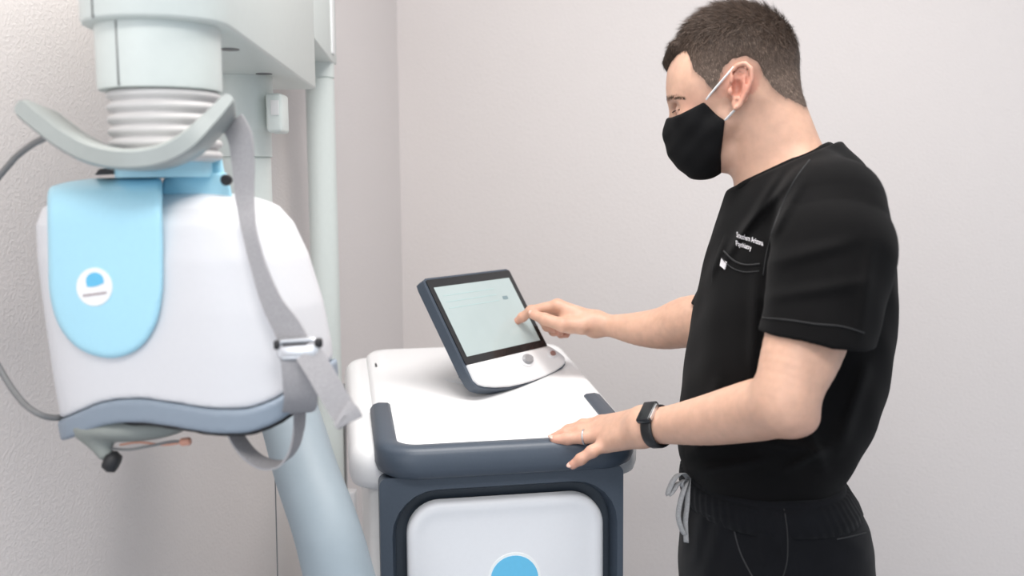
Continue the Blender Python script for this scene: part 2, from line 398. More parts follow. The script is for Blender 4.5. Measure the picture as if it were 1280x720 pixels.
for k, (sx, sy) in enumerate(((-0.14, 0.10), (0.14, 0.10), (-0.14, 0.48), (0.14, 0.48))):
    c = cl(sx, sy, 0.035); V, Fs = loft([[c + CU * d + CV * 0.035 * r * math.cos(a) + np.array([0, 0, 0.035 * r * math.sin(a)]) for a in np.linspace(0, 2 * math.pi, 20, endpoint=False)] for d, r in ((-0.012, 0.8), (-0.009, 1.0), (0.009, 1.0), (0.012, 0.8))])
    w = sharp(obj('caster', V, Fs, M_DARK, cart)); box('caster_fork', cl(sx, sy, 0.062), (0.034, 0.03, 0.022), M_SIDE, w, np.stack([CU, CV, (0, 0, 1)], 1), 0.003)

# ------------------------------------------------------------------ touchscreen on the cart
SA = math.radians(54.0); ST = math.radians(32.0)
sa = np.array([math.cos(SA), math.sin(SA), 0]); nh = np.array([math.sin(SA), -math.cos(SA), 0])
sb = nh * math.sin(ST) + np.array([0, 0, -math.cos(ST)]); sn = np.cross(sb, sa); sn = sn if sn[2] > 0 else -sn
S0 = W(531, 351, 1.67)                        # top left corner of the glass
def sc_(x, y, d=0.0): return S0 + sa * x + sb * y + sn * d
SW, SH = 0.2375, 0.160
mon = root('touchscreen_monitor', sc_(0.12, 0.16, -0.05), 'tilted touchscreen monitor with black bezel standing on white cart top', 'monitor')
def flat(name, outline, d0, d1, m, parent, ins=0.0):
    o = np.asarray(outline); c = o.mean(0); e = np.roll(o, -1, 0) - np.roll(o, 1, 0); nr = np.stack([e[:, 1], -e[:, 0]], 1); nr /= np.linalg.norm(nr, axis=1)[:, None] + 1e-9
    lv = [(0, d0), (0, d1 - ins), (ins, d1)] if ins else [(0, d0), (0, d1)]
    V, Fs = loft([[sc_(a, b, d) for a, b in (o + nr * i)] for i, d in lv]); return sharp(obj(name, V, Fs, m, parent), 40)
LIPB = [(0.268, 0.187), (0.268, 0.194), (0.262, 0.2), (0.248, 0.205), (0.225, 0.2095), (0.189, 0.2135), (0.150, 0.2155), (0.113, 0.2155), (0.08, 0.214), (0.045, 0.209), (0.02, 0.203), (0.006, 0.197), (0.0, 0.188)]
hull = [(0.004, -0.004), (SW - 0.004, -0.004), (SW + 0.003, 0.0), (SW + 0.004, SH), (0.262, 0.175)] + [(x + 0.003 * (1 if x > 0.2 else -1), y + 0.003) for x, y in LIPB] + [(-0.006, 0.17), (-0.006, 0.01), (-0.004, 0.0)]
hull = np.array(hull)[::-1]
flat('housing', hull, -0.018, 0.0, M_SLATE, mon, 0.0)
flat('bezel', rrect(0.0, SW, 0.0, SH, 0.004)[::-1], -0.001, 0.0022, M_BEZEL, mon)
m_scr = mat('lit_screen', (0.33, 0.39, 0.39, 1), 0.14, emit=((0.54, 0.62, 0.61, 1), 0.20), noise=(14, 0.05))
scr = flat('screen', rrect(0.0108, SW - 0.0125, 0.0155, SH - 0.0135, 0.001)[::-1], 0.001, 0.0026, m_scr, mon)
m_l1 = mat('screen_line', (0.31, 0.41, 0.41, 1), 0.15, emit=((0.42, 0.53, 0.53, 1), 0.28), noise=(50, 0.05)); m_l2 = mat('screen_mark', (0.16, 0.22, 0.24, 1), 0.15, emit=((0.20, 0.28, 0.30, 1), 0.2), noise=(50, 0.05))
for y0 in (0.032, 0.044, 0.056):
    flat('screen_line', rrect(0.024, 0.165, y0, y0 + 0.0016, 0.0005)[::-1], 0.0024, 0.0029, m_l1, scr)
flat('screen_icon', rrect(0.178, 0.193, 0.050, 0.057, 0.002)[::-1], 0.0024, 0.0029, m_l2, scr)
lip = [(0.001, SH + 0.001), (SW + 0.001, SH + 0.001), (0.258, 0.176)] + LIPB
lp = flat('control_panel', np.array(lip)[::-1], -0.001, 0.0055, M_WHITE, mon, 0.002)
def disc(cx, cy, rx, ry, n=28): a = np.linspace(0, 2 * math.pi, n, endpoint=False); return np.stack([cx + rx * np.cos(a), cy - ry * np.sin(a)], 1)
m_knob = mat('grey_knob', (0.30, 0.30, 0.31, 1), 0.4, noise=(200, 0.08)); m_btn = mat('red_brown_button', (0.33, 0.17, 0.14, 1), 0.45, noise=(200, 0.05))
flat('dial_ring', disc(0.155, 0.1765, 0.021, 0.0135), 0.004, 0.0068, M_PANEL, lp)
flat('dial', disc(0.157, 0.1765, 0.015, 0.0095), 0.004, 0.011, m_knob, lp, 0.003)
flat('button_ring', disc(0.235, 0.1775, 0.013, 0.0085), 0.004, 0.0068, M_PANEL, lp)
flat('power_button', disc(0.236, 0.1775, 0.0075, 0.0048), 0.004, 0.0085, m_btn, lp)
# stand neck between housing and deck
nb = sc_(0.125, 0.15, -0.014); nz = nb.copy(); 
rel = nb - CART0; vv = rel @ CV; dz = deck_z(vv) + 0.006
nf = nb + (-nh) * 0.05; nf[2] = dz
V, Fs = loft([[p + sa * x + (-nh) * y for x, y in rrect(-0.045, 0.045, -w, w, 0.012)] for p, w in ((nb, 0.014), ((nb + nf) / 2, 0.018), (nf, 0.03))])
sharp(obj('stand', V, Fs, M_SLATE, mon))
V, Fs = loft([[nf + np.array([0, 0, z]) + sa * x + (-nh) * y for x, y in rrect(-0.06 + i, 0.06 - i, -0.045 + i, 0.045 - i, 0.02)] for i, z in ((0, -0.004), (0, 0.004), (0.004, 0.007))])
sharp(obj('stand_foot', V, Fs, M_WHITE, mon))
# ------------------------------------------------------------------ gantry that carries the treatment head
AX, AY = W(199, 60, 1.08)[0], 1.08
ZB = 1.44 + 0.171                             # underside of the arm
gantry = root('treatment_gantry', (-0.22, 1.22, 0.0), 'pale grey green machine gantry with box arm, wall-side pole and curved blue-grey mast', 'gantry')
def arm_outline(r, back, dx):
    P = [(AX + r * math.cos(a), AY + r * math.sin(a)) for a in np.linspace(math.pi, 2 * math.pi, 25)]
    return np.array(P + [(AX + r + dx, back), (AX - r + dx, back)])
def prism(name, out, z0, z1, m, parent, b=0.004):
    V, Fs = loft([[(x, y, z0) for x, y in out], [(x, y, z1) for x, y in out]]); return bevel(obj(name, V, Fs, m, parent), b, 2, 40)
arm = prism('arm', arm_outline(0.0765, 1.74, -0.038), ZB, ZB + 0.30, M_GREYGREEN, gantry)
# seam on the nose of the arm and collar: a narrow recessed strip
def seam(a, r, z0, z1, parent, c=(AX, AY)):
    d = np.array([math.cos(a), math.sin(a), 0]); s = np.array([-d[1], d[0], 0]); p = np.array([c[0], c[1], (z0 + z1) / 2]) + d * r
    return box('seam', p, (0.0016, 0.0012, z1 - z0), M_CABLE, parent, np.stack([s, d, (0, 0, 1)], 1), 0)
seam(math.radians(236), 0.0766, ZB + 0.001, ZB + 0.299, arm)
V, Fs = lathe([(0.055, -0.003), (0.0622, -0.003), (0.0632, 0.001), (0.0635, 0.064)], (AX, AY, ZB - 0.063), 64)
collar = sharp(obj('collar', V, Fs, M_GREYGREEN, gantry)); seam(math.radians(250), 0.0634, ZB - 0.065, ZB - 0.001, collar)
prof = [(0.05, 0.0)]
for k in range(6):
    z = -k * 0.0125
    prof += [(0.0530, z - 0.001), (0.0565, z - 0.0028), (0.0585, z - 0.0060), (0.0570, z - 0.0095), (0.0530, z - 0.0115)]
prof.append((0.04, -0.078))
V, Fs = lathe(prof, (AX + 0.003, AY, ZB - 0.065), 64); obj('bellows', V, Fs, M_BELLOWS, gantry)
# recessed screw and lamp under the arm
for px, py, Y in ((288, 92, 1.24), (330, 92, 1.5)):
    p = W(px, py, Y); p[2] = ZB; V, Fs = lathe([(0.012, -0.001), (0.012, 0.003), (0.006, 0.0035)], p, 20); obj('screw_cap', V, Fs, M_CABLE, gantry)
# pivot housing and tube under the arm
hx, hy = W(303, 150, 1.55)[0], 1.55
def zat(py, Y): return W(300, py, Y)[2]
V, Fs = lathe([(0.041, zat(310, hy)), (0.041, zat(199, hy)), (0.039, zat(198.5, hy)), (0.039, zat(197, hy)), (0.043, zat(196, hy)), (0.043, zat(168, hy)), (0.044, zat(166, hy)), (0.0465, zat(163, hy)), (0.047, zat(120, hy)), (0.047, ZB + 0.002)], (hx, hy, 0), 48)
piv = sharp(obj('pivot_housing', V, Fs, M_GREYGREEN, gantry))
lt = box('latch', (W(347, 144, 1.53)[0], 1.53, zat(144, hy)), (0.024, 0.05, 0.058), M_GREYGREEN, gantry, None, 0.005)
box('latch_button', (W(347, 144, 1.53)[0] + 0.002, 1.5045, zat(138, hy)), (0.012, 0.002, 0.022), M_SIDE, lt, None, 0.0006)
# rear bracket and the round pole beside the wall
PXX, PY_ = W(405, 300, 2.10)[0], 2.10
zb2 = zat(80, 2.1)
out = np.array([(AX - 0.12, 1.70), (AX + 0.039, 1.70), (PXX + 0.031, 2.08), (PXX + 0.031, 2.13), (PXX - 0.05, 2.13)])
br = prism('rear_bracket', out, zb2, zb2 + 0.25, M_GREYGREEN, gantry, 0.003)
box('cover_strip', (PXX + 0.0325, 2.075, zb2 + 0.08), (0.006, 0.03, 0.13), M_LOGOW, br, None, 0.001)
V, Fs = lathe([(0.0295, 0.02), (0.0295, zat(101, 2.1)), (0.027, zat(100, 2.1)), (0.027, zat(98.5, 2.1)), (0.0300, zat(98, 2.1)), (0.0300, zb2 + 0.01)], (PXX, PY_, 0), 40); sharp(obj('pole', V, Fs, M_GREYGREEN, gantry))
V, Fs = lathe([(0.07, 0), (0.07, 0.012), (0.06, 0.02), (0.032, 0.022)], (PXX, PY_, 0), 40); sharp(obj('pole_base', V, Fs, M_GREYGREEN, gantry))
box('pole_clamp', W(439, 627, 2.06), (0.022, 0.03, 0.05), M_WHITE, gantry, None, 0.004)
V, Fs = tube(catmull([W(431, 480, 2.12), W(431, 560, 2.12), W(432, 625, 2.12), W(433, 720, 2.12)], 4), 0.004, 8); obj('pole_dark_line', V, Fs, M_CABLE, gantry)  # thin dark upright line next to the pole
# curved mast that comes out below the head
mp = [(hx, hy, zat(300, hy)), W(312, 380, 1.53), W(336, 450, 1.47), W(362, 520, 1.39), W(383, 590, 1.32), W(406, 655, 1.27), W(424, 720, 1.25)]
e = mp[-1]; mp += [(e[0] + 0.035, e[1] - 0.01, e[2] - 0.16), (e[0] + 0.045, e[1] - 0.01, 0.45), (e[0] + 0.045, e[1] - 0.01, 0.03)]
P = catmull(mp, 6); r = np.interp(np.arange(len(P)), [0, 6, 18, 30, 42, 60], [0.043, 0.043, 0.042, 0.043, 0.046, 0.05])
V, Fs = tube(P, r, 28); obj('curved_mast', V, Fs, M_MAST, gantry)
V, Fs = lathe([(0.15, 0), (0.15, 0.02), (0.135, 0.035), (0.06, 0.04), (0.052, 0.06)], (P[-1][0], P[-1][1], 0), 40); sharp(obj('mast_base', V, Fs, M_MAST, gantry))
V, Fs = tube(catmull([W(341, 495, 1.45), W(343, 560, 1.45), W(345, 640, 1.45), W(347, 720, 1.45), W(349, 800, 1.45)], 6), 0.0010, 6); obj('thin_cord', V, Fs, M_CABLE, gantry)

# ------------------------------------------------------------------ treatment head
HY = 1.10
hc = W(225, 380, HY)
head_r = root('treatment_unit', (hc[0], HY, W(225, 540, HY)[2]), 'white treatment head with light blue tongue panel and hanging straps, under the arm', 'medical device')
sp = F / HY                                   # pixels per metre at the head
HYAW = math.radians(-16); hcx, hsx = math.cos(HYAW), math.sin(HYAW)
hz = [W(225, y, HY)[2] for y in (600, 540, 480, 430, 380, 320, 280, 258, 246, 238)]
hL = [(x - 640) / sp for x in (66, 58, 50, 45, 41, 37, 36, 44, 60, 90)]
hR = [(x - 640) / sp for x in (405, 410, 413, 409, 400, 383, 366, 348, 325, 290)]
hD = [0.085, 0.087, 0.088, 0.088, 0.087, 0.084, 0.078, 0.068, 0.052, 0.030]
def head_sdf(P, grow=0.0):
    z = np.clip(P[:, 2], hz[0], hz[-1]); L = np.interp(z, hz, hL); Rr = np.interp(z, hz, hR); dd = np.interp(z, hz, hD)
    cx = (L + Rr) / 2; a = (Rr - L) / 2 * 0.985; x = P[:, 0] - cx; y = P[:, 1] - (HY + 0.02)
    u = x * hcx + y * hsx; v = -x * hsx + y * hcx
    k = 3.2; rr = (np.abs(u / a) ** k + np.abs(v / dd) ** k) ** (1 / k)
    d = (rr - 1) * np.minimum(a, dd) * 0.9
    d = smax(d, P[:, 2] - hz[-1], 0.02)
    return d - grow
WB = [(20, 545), (55, 530), (80, 519), (105, 508), (135, 501), (170, 498), (215, 501), (265, 506), (310, 505), (345, 494), (372, 476), (400, 462), (430, 450)]
wbx = [(x - 640) / (F / 1.04) for x, y in WB]; wbz = [W(x, y, 1.04)[2] for x, y in WB]
kern = np.ones(9) / 9; gx = np.linspace(-0.60, -0.14, 200); gz = np.convolve(np.pad(np.interp(gx, wbx, wbz), 4, 'edge'), kern, 'valid')
def zb_(P): return np.interp(P[:, 0], gx, gz)
lo, hi = (-0.60, 0.96, 0.98), (-0.14, 1.28, 1.46)
V, Fs = sdf_mesh(lambda P: smax(head_sdf(P), zb_(P) - P[:, 2], 0.004), lo, hi, 0.0034)
shell = obj('shell', V, Fs, M_SHELL, head_r)
V, Fs = sdf_mesh(lambda P: smax(smax(head_sdf(P, 0.002), P[:, 2] - zb_(P) + 0.0005, 0.004), zb_(P) - 0.026 - P[:, 2], 0.005), lo, hi, 0.0030)
obj('base_trim', V, Fs, M_TRIM, head_r)
# black gasket under the trim, showing at the right
V, Fs = sdf_mesh(lambda P: smax(smax(head_sdf(P, -0.010), P[:, 2] - zb_(P) + 0.024, 0.004), zb_(P) - 0.033 - P[:, 2], 0.004), lo, hi, 0.0040)
obj('gasket', V, Fs, M_DARK, head_r)
# blue tongue: follows the shell, outlined in the plane of its front
def tongue_xy(P):
    Y = np.maximum(P[:, 1], 0.5); return (P[:, 0] / Y * 1.02, (CAMH - P[:, 2]) / Y * 1.02)
tong = []
for x, y in catmull([(59, 190), (59, 260), (60, 320), (62, 368), (74, 408), (100, 437), (138, 448), (172, 437), (194, 408), (203, 368), (204, 320), (203, 260), (203, 190)], 5):
    p = W(x, y, 1.02); tong.append((p[0], CAMH - p[2]))
def head_sdf_tall(P, grow):
    """the head's plan carried straight up past its rounded top"""
    z = np.clip(P[:, 2], hz[0], hz[-1]); zt = np.minimum(z, hz[5]); L = np.interp(zt, hz, hL); Rr = np.interp(zt, hz, hR); dd = np.interp(zt, hz, hD)
    cx = (L + Rr) / 2; a = (Rr - L) / 2 * 0.985; x = P[:, 0] - cx; y = P[:, 1] - (HY + 0.02)
    u = x * hcx + y * hsx; v = -x * hsx + y * hcx; k = 3.2
    return ((np.abs(u / a) ** k + np.abs(v / dd) ** k) ** (1 / k) - 1) * np.minimum(a, dd) * 0.9 - grow
ZTOP = W(130, 222, 1.07)[2]
def tongue(P):
    x, y = tongue_xy(P); d2 = sd_poly(x.astype(np.float32), y.astype(np.float32), tong)
    d = smax(smax(head_sdf_tall(P, 0.0075), P[:, 2] - ZTOP, 0.05), d2, 0.006)
    return smax(d, P[:, 1] - (HY + 0.05), 0.004)
V, Fs = sdf_mesh(tongue, (-0.57, 0.95, 1.20), (-0.36, 1.20, 1.50), 0.0028, 3.0)
tg = obj('tongue_panel', V, Fs, M_BLUE, head_r)
# blue saddle block on top, screw, black slab imitating the dark gap
def hexa(name, corners, m, parent, b): 
    o = obj(name, corners, [(0,3,2,1),(4,5,6,7),(0,1,5,4),(1,2,6,5),(2,3,7,6),(3,0,4,7)], m, parent); return bevel(o, b, 3)
hexa('saddle_bracket', [W(200, 262, 1.09), W(288, 258, 1.09), W(288, 258, 1.17), W(200, 262, 1.17), W(212, 212, 1.10), W(276, 190, 1.10), W(276, 190, 1.15), W(212, 205, 1.15)], M_BLUE, head_r, 0.006)
hexa('saddle_ledge', [W(200, 262, 1.075), W(292, 252, 1.075), W(292, 252, 1.16), W(200, 262, 1.16), W(204, 222, 1.08), W(284, 215, 1.08), W(284, 215, 1.15), W(204, 222, 1.15)], M_BLUE, head_r, 0.004)
p = W(283, 225, 1.071); V, Fs = lathe([(0.006, -0.004), (0.006, 0.003), (0.004, 0.004)], p, 16, (0.1, -1, 0)); obj('screw', V, Fs, M_DARK, head_r)
hexa('top_gap_dark', [W(118, 219, 1.06), W(224, 214, 1.06), W(224, 214, 1.15), W(118, 219, 1.15), W(124, 211, 1.06), W(224, 206, 1.06), W(224, 206, 1.15), W(124, 211, 1.15)], M_DARK, head_r, 0.002)  # black slab in place of the unlit gap under the cradle
V, Fs = lathe([(0.05, 0), (0.05, 0.03), (0.042, 0.05)], (AX, AY, W(200, 222, AY)[2]), 32); sharp(obj('neck_ring', V, Fs, M_BLUE, head_r))
# emblem on the tongue
bv = bvh_of(tg)
def decal(name, pix, bvh, m, parent, l0, l1):
    """thin plate laid on a surface, outlined in the surface's own plane"""
    a = [onto(bvh, x, y, l0)[0] for x, y in pix]; b = [onto(bvh, x, y, l1)[0] for x, y in pix]
    if any(q is None for q in a): return None
    return sharp(obj(name, *loft([a, b]), m, parent))
an = np.linspace(0, 2 * math.pi, 36, endpoint=False)
decal('emblem_disc', [(118.5 + 22.5 * math.cos(t), 358.5 + 24 * math.sin(t)) for t in an], bv, M_LOGOW, tg, -0.001, 0.0008)
decal('emblem', [(118.5 + 1.06 * x, 352 - 1.0 * y) for x, y in blob(11.0)], bv, M_LOGO, tg, -0.001, 0.0012)
for x0, wl in ((105, 3), (109, 2), (112, 3.2), (116.2, 2.2), (119.4, 1.6), (122, 3.0), (126, 1.8), (128.6, 2.4), (132, 1.6)):
    yy = 371 - (x0 - 105) * 0.13
    decal('wordmark', [(x0, yy), (x0 + wl, yy - 0.13 * wl), (x0 + wl, yy - 3.2), (x0, yy - 3.2)], bv, M_INK, tg, -0.001, 0.0013)
# curved grey cradle across the front of the bellows
cr = catmull([W(44, 140, 1.06), W(66, 158, 1.045), W(92, 177, 1.03), (W(125, 193, 1.015)), W(165, 200, 1.0), W(205, 196, 1.0), W(238, 181, 1.0), W(266, 156, 1.01), W(290, 130, 1.02)], 8)
tw = np.gradient(cr, axis=0); tw /= np.linalg.norm(tw, axis=1)[:, None]
loops = []
for i, p in enumerate(cr):
    s = i / (len(cr) - 1); up_v = norm(np.cross((0, -1, 0), tw[i])); up_v = up_v if up_v[2] > 0 else -up_v; fw = np.cross(tw[i], up_v)
    hh = (0.0105 if 0.1 < s < 0.75 else 0.0105 - 0.0035 * max(0, (s - 0.75) / 0.25)) * (1 - 0.55 * max(0, 1 - min(s, 1 - s) / 0.03) ** 2)
    loops.append([p + up_v * hh * b + fw * 0.024 * a for a, b in ((-1, -0.7), (-0.8, -1), (0.8, -1), (1, -0.7), (1, 0.7), (0.8, 1), (-0.8, 1), (-1, 0.7))])
V, Fs = loft(loops); cradle = obj('cradle', V, Fs, M_CRADLE, head_r); sharp(cradle, 50)
# cable looping out of frame and back in
V, Fs = tube(catmull([W(62, 170, 1.06), W(38, 182, 1.08), W(12, 205, 1.1), W(-18, 250, 1.12), W(-38, 340, 1.12), W(-20, 420, 1.12), W(4, 468, 1.11), W(26, 500, 1.10), W(46, 516, 1.09), W(66, 522, 1.10), W(90, 520, 1.12)], 8), 0.0036, 10); obj('cable', V, Fs, M_CABLE, head_r)
# straps
hb = bvh_of(shell)
def strap(name, pts, side, w, th, m=M_STRAP, parent=head_r):
    return sharp(obj(name, *ribbon(catmull(pts, 8), side, w, th), m, parent), 50)
s1 = [W(290, 152, 1.035), W(300, 172, 1.03), W(304, 205, 1.028), W(306, 245, 1.024), W(312, 290, 1.010), W(324, 335, 1.004), W(340, 378, 1.000), W(358, 408, 0.997), W(372, 436, 0.995)]
st1 = strap('strap', s1, [(1, -0.25, 0.15)] * 65, np.interp(np.linspace(0, 8, 65), range(9), [.026, .027, .025, .021, .0155, .017, .023, .030, .034]), 0.0022)
strap('strap', [W(371, 440, 0.992), W(373, 455, 0.991), W(375, 480, 0.995), W(376, 500, 1.005), W(374, 512, 1.025), W(370, 516, 1.06)], (1, 0.1, 0.1), 0.034, 0.0025)
strap('strap_tail', [W(384, 440, 0.985), W(396, 458, 0.98), W(410, 482, 0.975), W(424, 506, 0.972), W(438, 528, 0.97)], (1, 0.2, 0.72), 0.026, 0.0024)
strap('strap_tail_stitch', [W(427, 516, 0.968), W(433, 520, 0.967), W(437, 528, 0.967)], (1, 0.2, 0.72), 0.028, 0.005)
bkl = rrect(-0.019, 0.019, -0.0085, 0.0085, 0.004, 4); bc = W(373, 436, 0.988); bx, bz = norm((1, -0.1, 0.06)), norm((-0.06, 0.1, 1))
V, Fs = tube([bc + bx * a + bz * b for a, b in bkl], 0.0028, 8, closed=True); bk = obj('buckle', V, Fs, M_METAL, head_r)
box('buckle_bar', bc + bz * -0.002 + np.array([0, -0.002, 0]), (0.036, 0.003, 0.011), M_METAL, bk, np.stack([bx, norm(np.cross(bz, bx)), bz], 1), 0.001)
for s in (-1, 1):
    V, Fs = lathe([(0.003, -0.0045), (0.0042, -0.003), (0.0042, 0.003), (0.003, 0.0045)], bc + bx * 0.021 * s + bz * 0.005, 14); obj('buckle_end', V, Fs, M_DARK, bk)
strap('strap_loop', [W(288, 522, 1.06), W(296, 546, 1.055), W(312, 568, 1.05), W(332, 580, 1.05), W(352, 579, 1.05), (W(366, 564, 1.05)), W(373, 540, 1.05), W(375, 512, 1.055)], (0.25, 1, 0.1), 0.026, 0.002)
# underside contact plate, peg and orange test wire
def under(P):
    d = sd_cone(P, W(110, 536, 1.10), W(225, 530, 1.12), 0.018, 0.010)
    return smax(smin(d, sd_cone(P, W(112, 543, 1.09), W(130, 566, 1.08), 0.012, 0.0085), 0.012), head_sdf(P, -0.012) * 0.5, 0.004)
up0 = W(110, 540, 1.09)
V, Fs = sdf_mesh(lambda P: smin(sd_ell(P, W(165, 528, 1.10), (0.068, 0.045, 0.019)), sd_cone(P, W(113, 538, 1.085), W(131, 566, 1.08), 0.013, 0.0085), 0.014), (-0.56, 1.03, 1.10), (-0.34, 1.17, 1.24), 0.0030)
obj('contact_plate', V, Fs, mat('shade_darkened_grey_green', (0.27, 0.29, 0.27, 1), 0.55, noise=(120, 0.03)), head_r)  # plate colour darkened to carry the shade under the head
V, Fs = lathe([(0.006, -0.008), (0.010, -0.007), (0.0125, 0.0), (0.010, 0.007), (0.006, 0.008)], W(140, 577, 1.08), 20, norm((0.8, 0, -0.35))); obj('peg_tip', V, Fs, M_DARK, head_r)
V, Fs = tube(catmull([W(134, 560, 1.08), W(160, 562, 1.075), W(190, 557, 1.075), W(215, 552, 1.078), W(236, 552, 1.08)], 5), 0.0016, 6); tw_ = obj('test_wire', V, Fs, M_CABLE, head_r)
V, Fs = tube(catmull([W(150, 556, 1.08), W(175, 553, 1.078), W(205, 556, 1.078), W(228, 553, 1.08)], 5), 0.0013, 6); obj('test_wire', V, Fs, M_ORANGE, head_r)
V, Fs = lathe([(0.003, -0.006), (0.0045, -0.004), (0.0045, 0.004), (0.003, 0.006)], W(232, 552, 1.08), 12, (1, 0, 0.1)); obj('wire_plug', V, Fs, M_ORANGE, head_r)
# ------------------------------------------------------------------ the man at the cart
BY = 1.40
M_SKIN = mat('skin', (0.66, 0.41, 0.31, 1), 0.46, spec=0.4, attr='tint', noise=(70, 0.09), bump=(420, 0.12, 0.0006), sss=0.12)
M_SHIRT = mat('black_cotton', (0.0036, 0.0034, 0.0036, 1), 0.88, spec=0.12, noise=(35, 0.12), bump=(1300, 0.25, 0.0005), sheen=0.025)
M_PANTS = mat('black_jersey', (0.0046, 0.0050, 0.0066, 1), 0.9, spec=0.13, noise=(30, 0.15), bump=(900, 0.25, 0.0005), sheen=0.05)
M_MASK = mat('black_mask_cloth', (0.0045, 0.0045, 0.005, 1), 0.85, spec=0.2, noise=(60, 0.1), bump=(1500, 0.2, 0.0004))
M_HAIR = mat('dark_brown_hair', (0.03, 0.02, 0.015, 1), 0.55, spec=0.15, attr='tint', noise=(160, 0.25))
M_SEAM = mat('charcoal_thread', (0.016, 0.016, 0.017, 1), 0.8, noise=(300, 0.15))
M_THREAD = mat('white_embroidery', (0.75, 0.72, 0.74, 1), 0.8, noise=(600, 0.15))
M_LOOP = mat('white_elastic', (0.82, 0.82, 0.82, 1), 0.7, noise=(500, 0.08))
M_CORD = mat('grey_drawstring', (0.34, 0.34, 0.345, 1), 0.8, noise=(500, 0.2))
M_WATCH = mat('black_silicone', (0.012, 0.012, 0.013, 1), 0.42, noise=(300, 0.08))
M_SHOE = mat('black_shoe_leather', (0.02, 0.02, 0.02, 1), 0.4, noise=(60, 0.1))
man = root('person', (0.37, BY, 0.0), 'standing man in black scrubs and black face mask tapping the touchscreen', 'person')

HC = W(917, 90, BY); rd = HC - np.array([0, 0, CAMH]); e_y = norm((rd[0], rd[1], 0)); e_x = np.array([e_y[1], -e_y[0], 0]); e_z = np.array([0, 0, 1.0])
yawh = math.radians(1.5); e_x, e_y = e_x * math.cos(yawh) - e_y * math.sin(yawh), e_y * math.cos(yawh) + e_x * math.sin(yawh)
HS = F / (R_CAM.T @ rd)[2] * -1.0            # pixels per metre at the head
HB = np.stack([e_x, -e_y, -e_z], 1).astype(np.float32)
def to_h(P): return ((P - HC.astype(np.float32)) @ HB) * np.float32(HS) + np.array([917, 0, 90], np.float32)   # (x px, lateral px, y px)
def hp(x, y, l=0.0): return HC + (HB.astype(float) @ np.array([x - 917, l, y - 90.0])) / HS
def E(q, x, y, l, rx, ry, rl): return sd_ell(q, (x, l, y), (rx, rl, ry))
def Cn(q, a, b, r1, r2): return sd_cone(q, (a[0], a[2], a[1]), (b[0], b[2], b[1]), r1, r2)
def skull(q):
    d = E(q, 918, 87, 0, 78, 77, 65)
    d = smin(d, E(q, 880, 118, 0, 43, 56, 54), 26)
    return d
def img_y(q): return q[:, 2] - 0.112 * np.abs(q[:, 1])      # row at which a point off the midline is seen
EAR = [(915, 101), (915.5, 90), (921, 82), (930, 80), (937.5, 87), (938.5, 99), (934, 111), (929, 120), (925, 129), (919.5, 132)]
def head_px(P):
    """head and neck in the head's pixel frame"""
    q = to_h(P); q[:, 1] = np.abs(q[:, 1])
    d = skull(q)
    d = smin(d, E(q, 886, 165, 0, 36, 42, 44), 20)
    d = smin(d, Cn(q, (912, 152, 42), (874, 200, 14), 13, 13), 16)
    d = smin(d, E(q, 868, 198, 0, 17, 15, 18), 14)
    d = smin(d, E(q, 858, 180, 0, 15, 20, 26), 14)
    d = smin(d, Cn(q, (848, 122, 6), (853, 121, 30), 6.5, 7.5), 9)          # brow
    d = smin(d, E(q, 873, 148, 34, 19, 13, 16), 14)                          # cheekbone
    d = smin(d, Cn(q, (851, 130, 0), (842, 158, 0), 6, 9), 8)                # nose
    d = smin(d, E(q, 848, 163, 8, 8, 6, 7), 6)
    d = smax(d, -E(q, 849, 136, 27, 10, 7, 12), 9)                           # eye socket
    d = smin(d, E(q, 859, 137, 27, 11.5, 10.5, 12.5), 2.5)                   # lidded eye
    d = smin(d, Cn(q, (848.8, 138, 20), (852, 138, 36), 1.2, 1.2), 2)    # lid crease
    nk = Cn(q, (948, 138, 0), (972, 222, 0), 49, 52)
    nk = smin(nk, Cn(q, (945, 128, 38), (940, 228, 14), 13, 11), 18)
    nk = smin(nk, Cn(q, (965, 120, 18), (1000, 215, 22), 30, 34), 16)
    d = smin(d, nk, 16)
    d = smin(d, E(q, 905, 192, 0, 30, 22, 34), 16)
    # ear
    ql = q - np.array([1.5, 67, 8.5], np.float32); back = (ql[:, 0] - 914) * 0.30
    qe = np.stack([ql[:, 0], ql[:, 1] - back, ql[:, 2]], 1)
    e = sd_ell(qe, (926, -0.5, 105), (11.5, 3.0, 24))
    e = smin(e, sd_ell(qe, (921, 0, 127), (6, 3.2, 7)), 4)
    e = smin(e, sd_ell(qe, (918, -8, 106), (9, 8, 18)), 5)
    rim = None
    for (x0, y0), (x1, y1) in zip(EAR[:-1], EAR[1:]):
        s = sd_cone(qe, (x0, 4.2, y0), (x1, 4.2, y1), 2.9, 2.9); rim = s if rim is None else np.minimum(rim, s)
    e = smin(e, rim, 2.0)
    anti = np.minimum(sd_cone(qe, (930, 3.6, 95), (929.5, 4.0, 109), 2.0, 2.2), sd_cone(qe, (929.5, 4.0, 109), (921, 3.6, 120), 2.2, 2.2)); e = smin(e, anti, 1.8)
    e = smax(e, -sd_ell(qe, (921.5, 4, 108), (5.6, 10, 10.5)), 2.0)
    e = smax(e, -sd_ell(qe, (923, 5, 91), (7.0, 5.5, 4.0)), 1.5)
    e = smin(e, sd_ell(qe, (913.5, 2.0, 112), (3.4, 4.0, 5.0)), 2.0)
    d = smin(d, e, 3.0)
    return d / np.float32(HS)

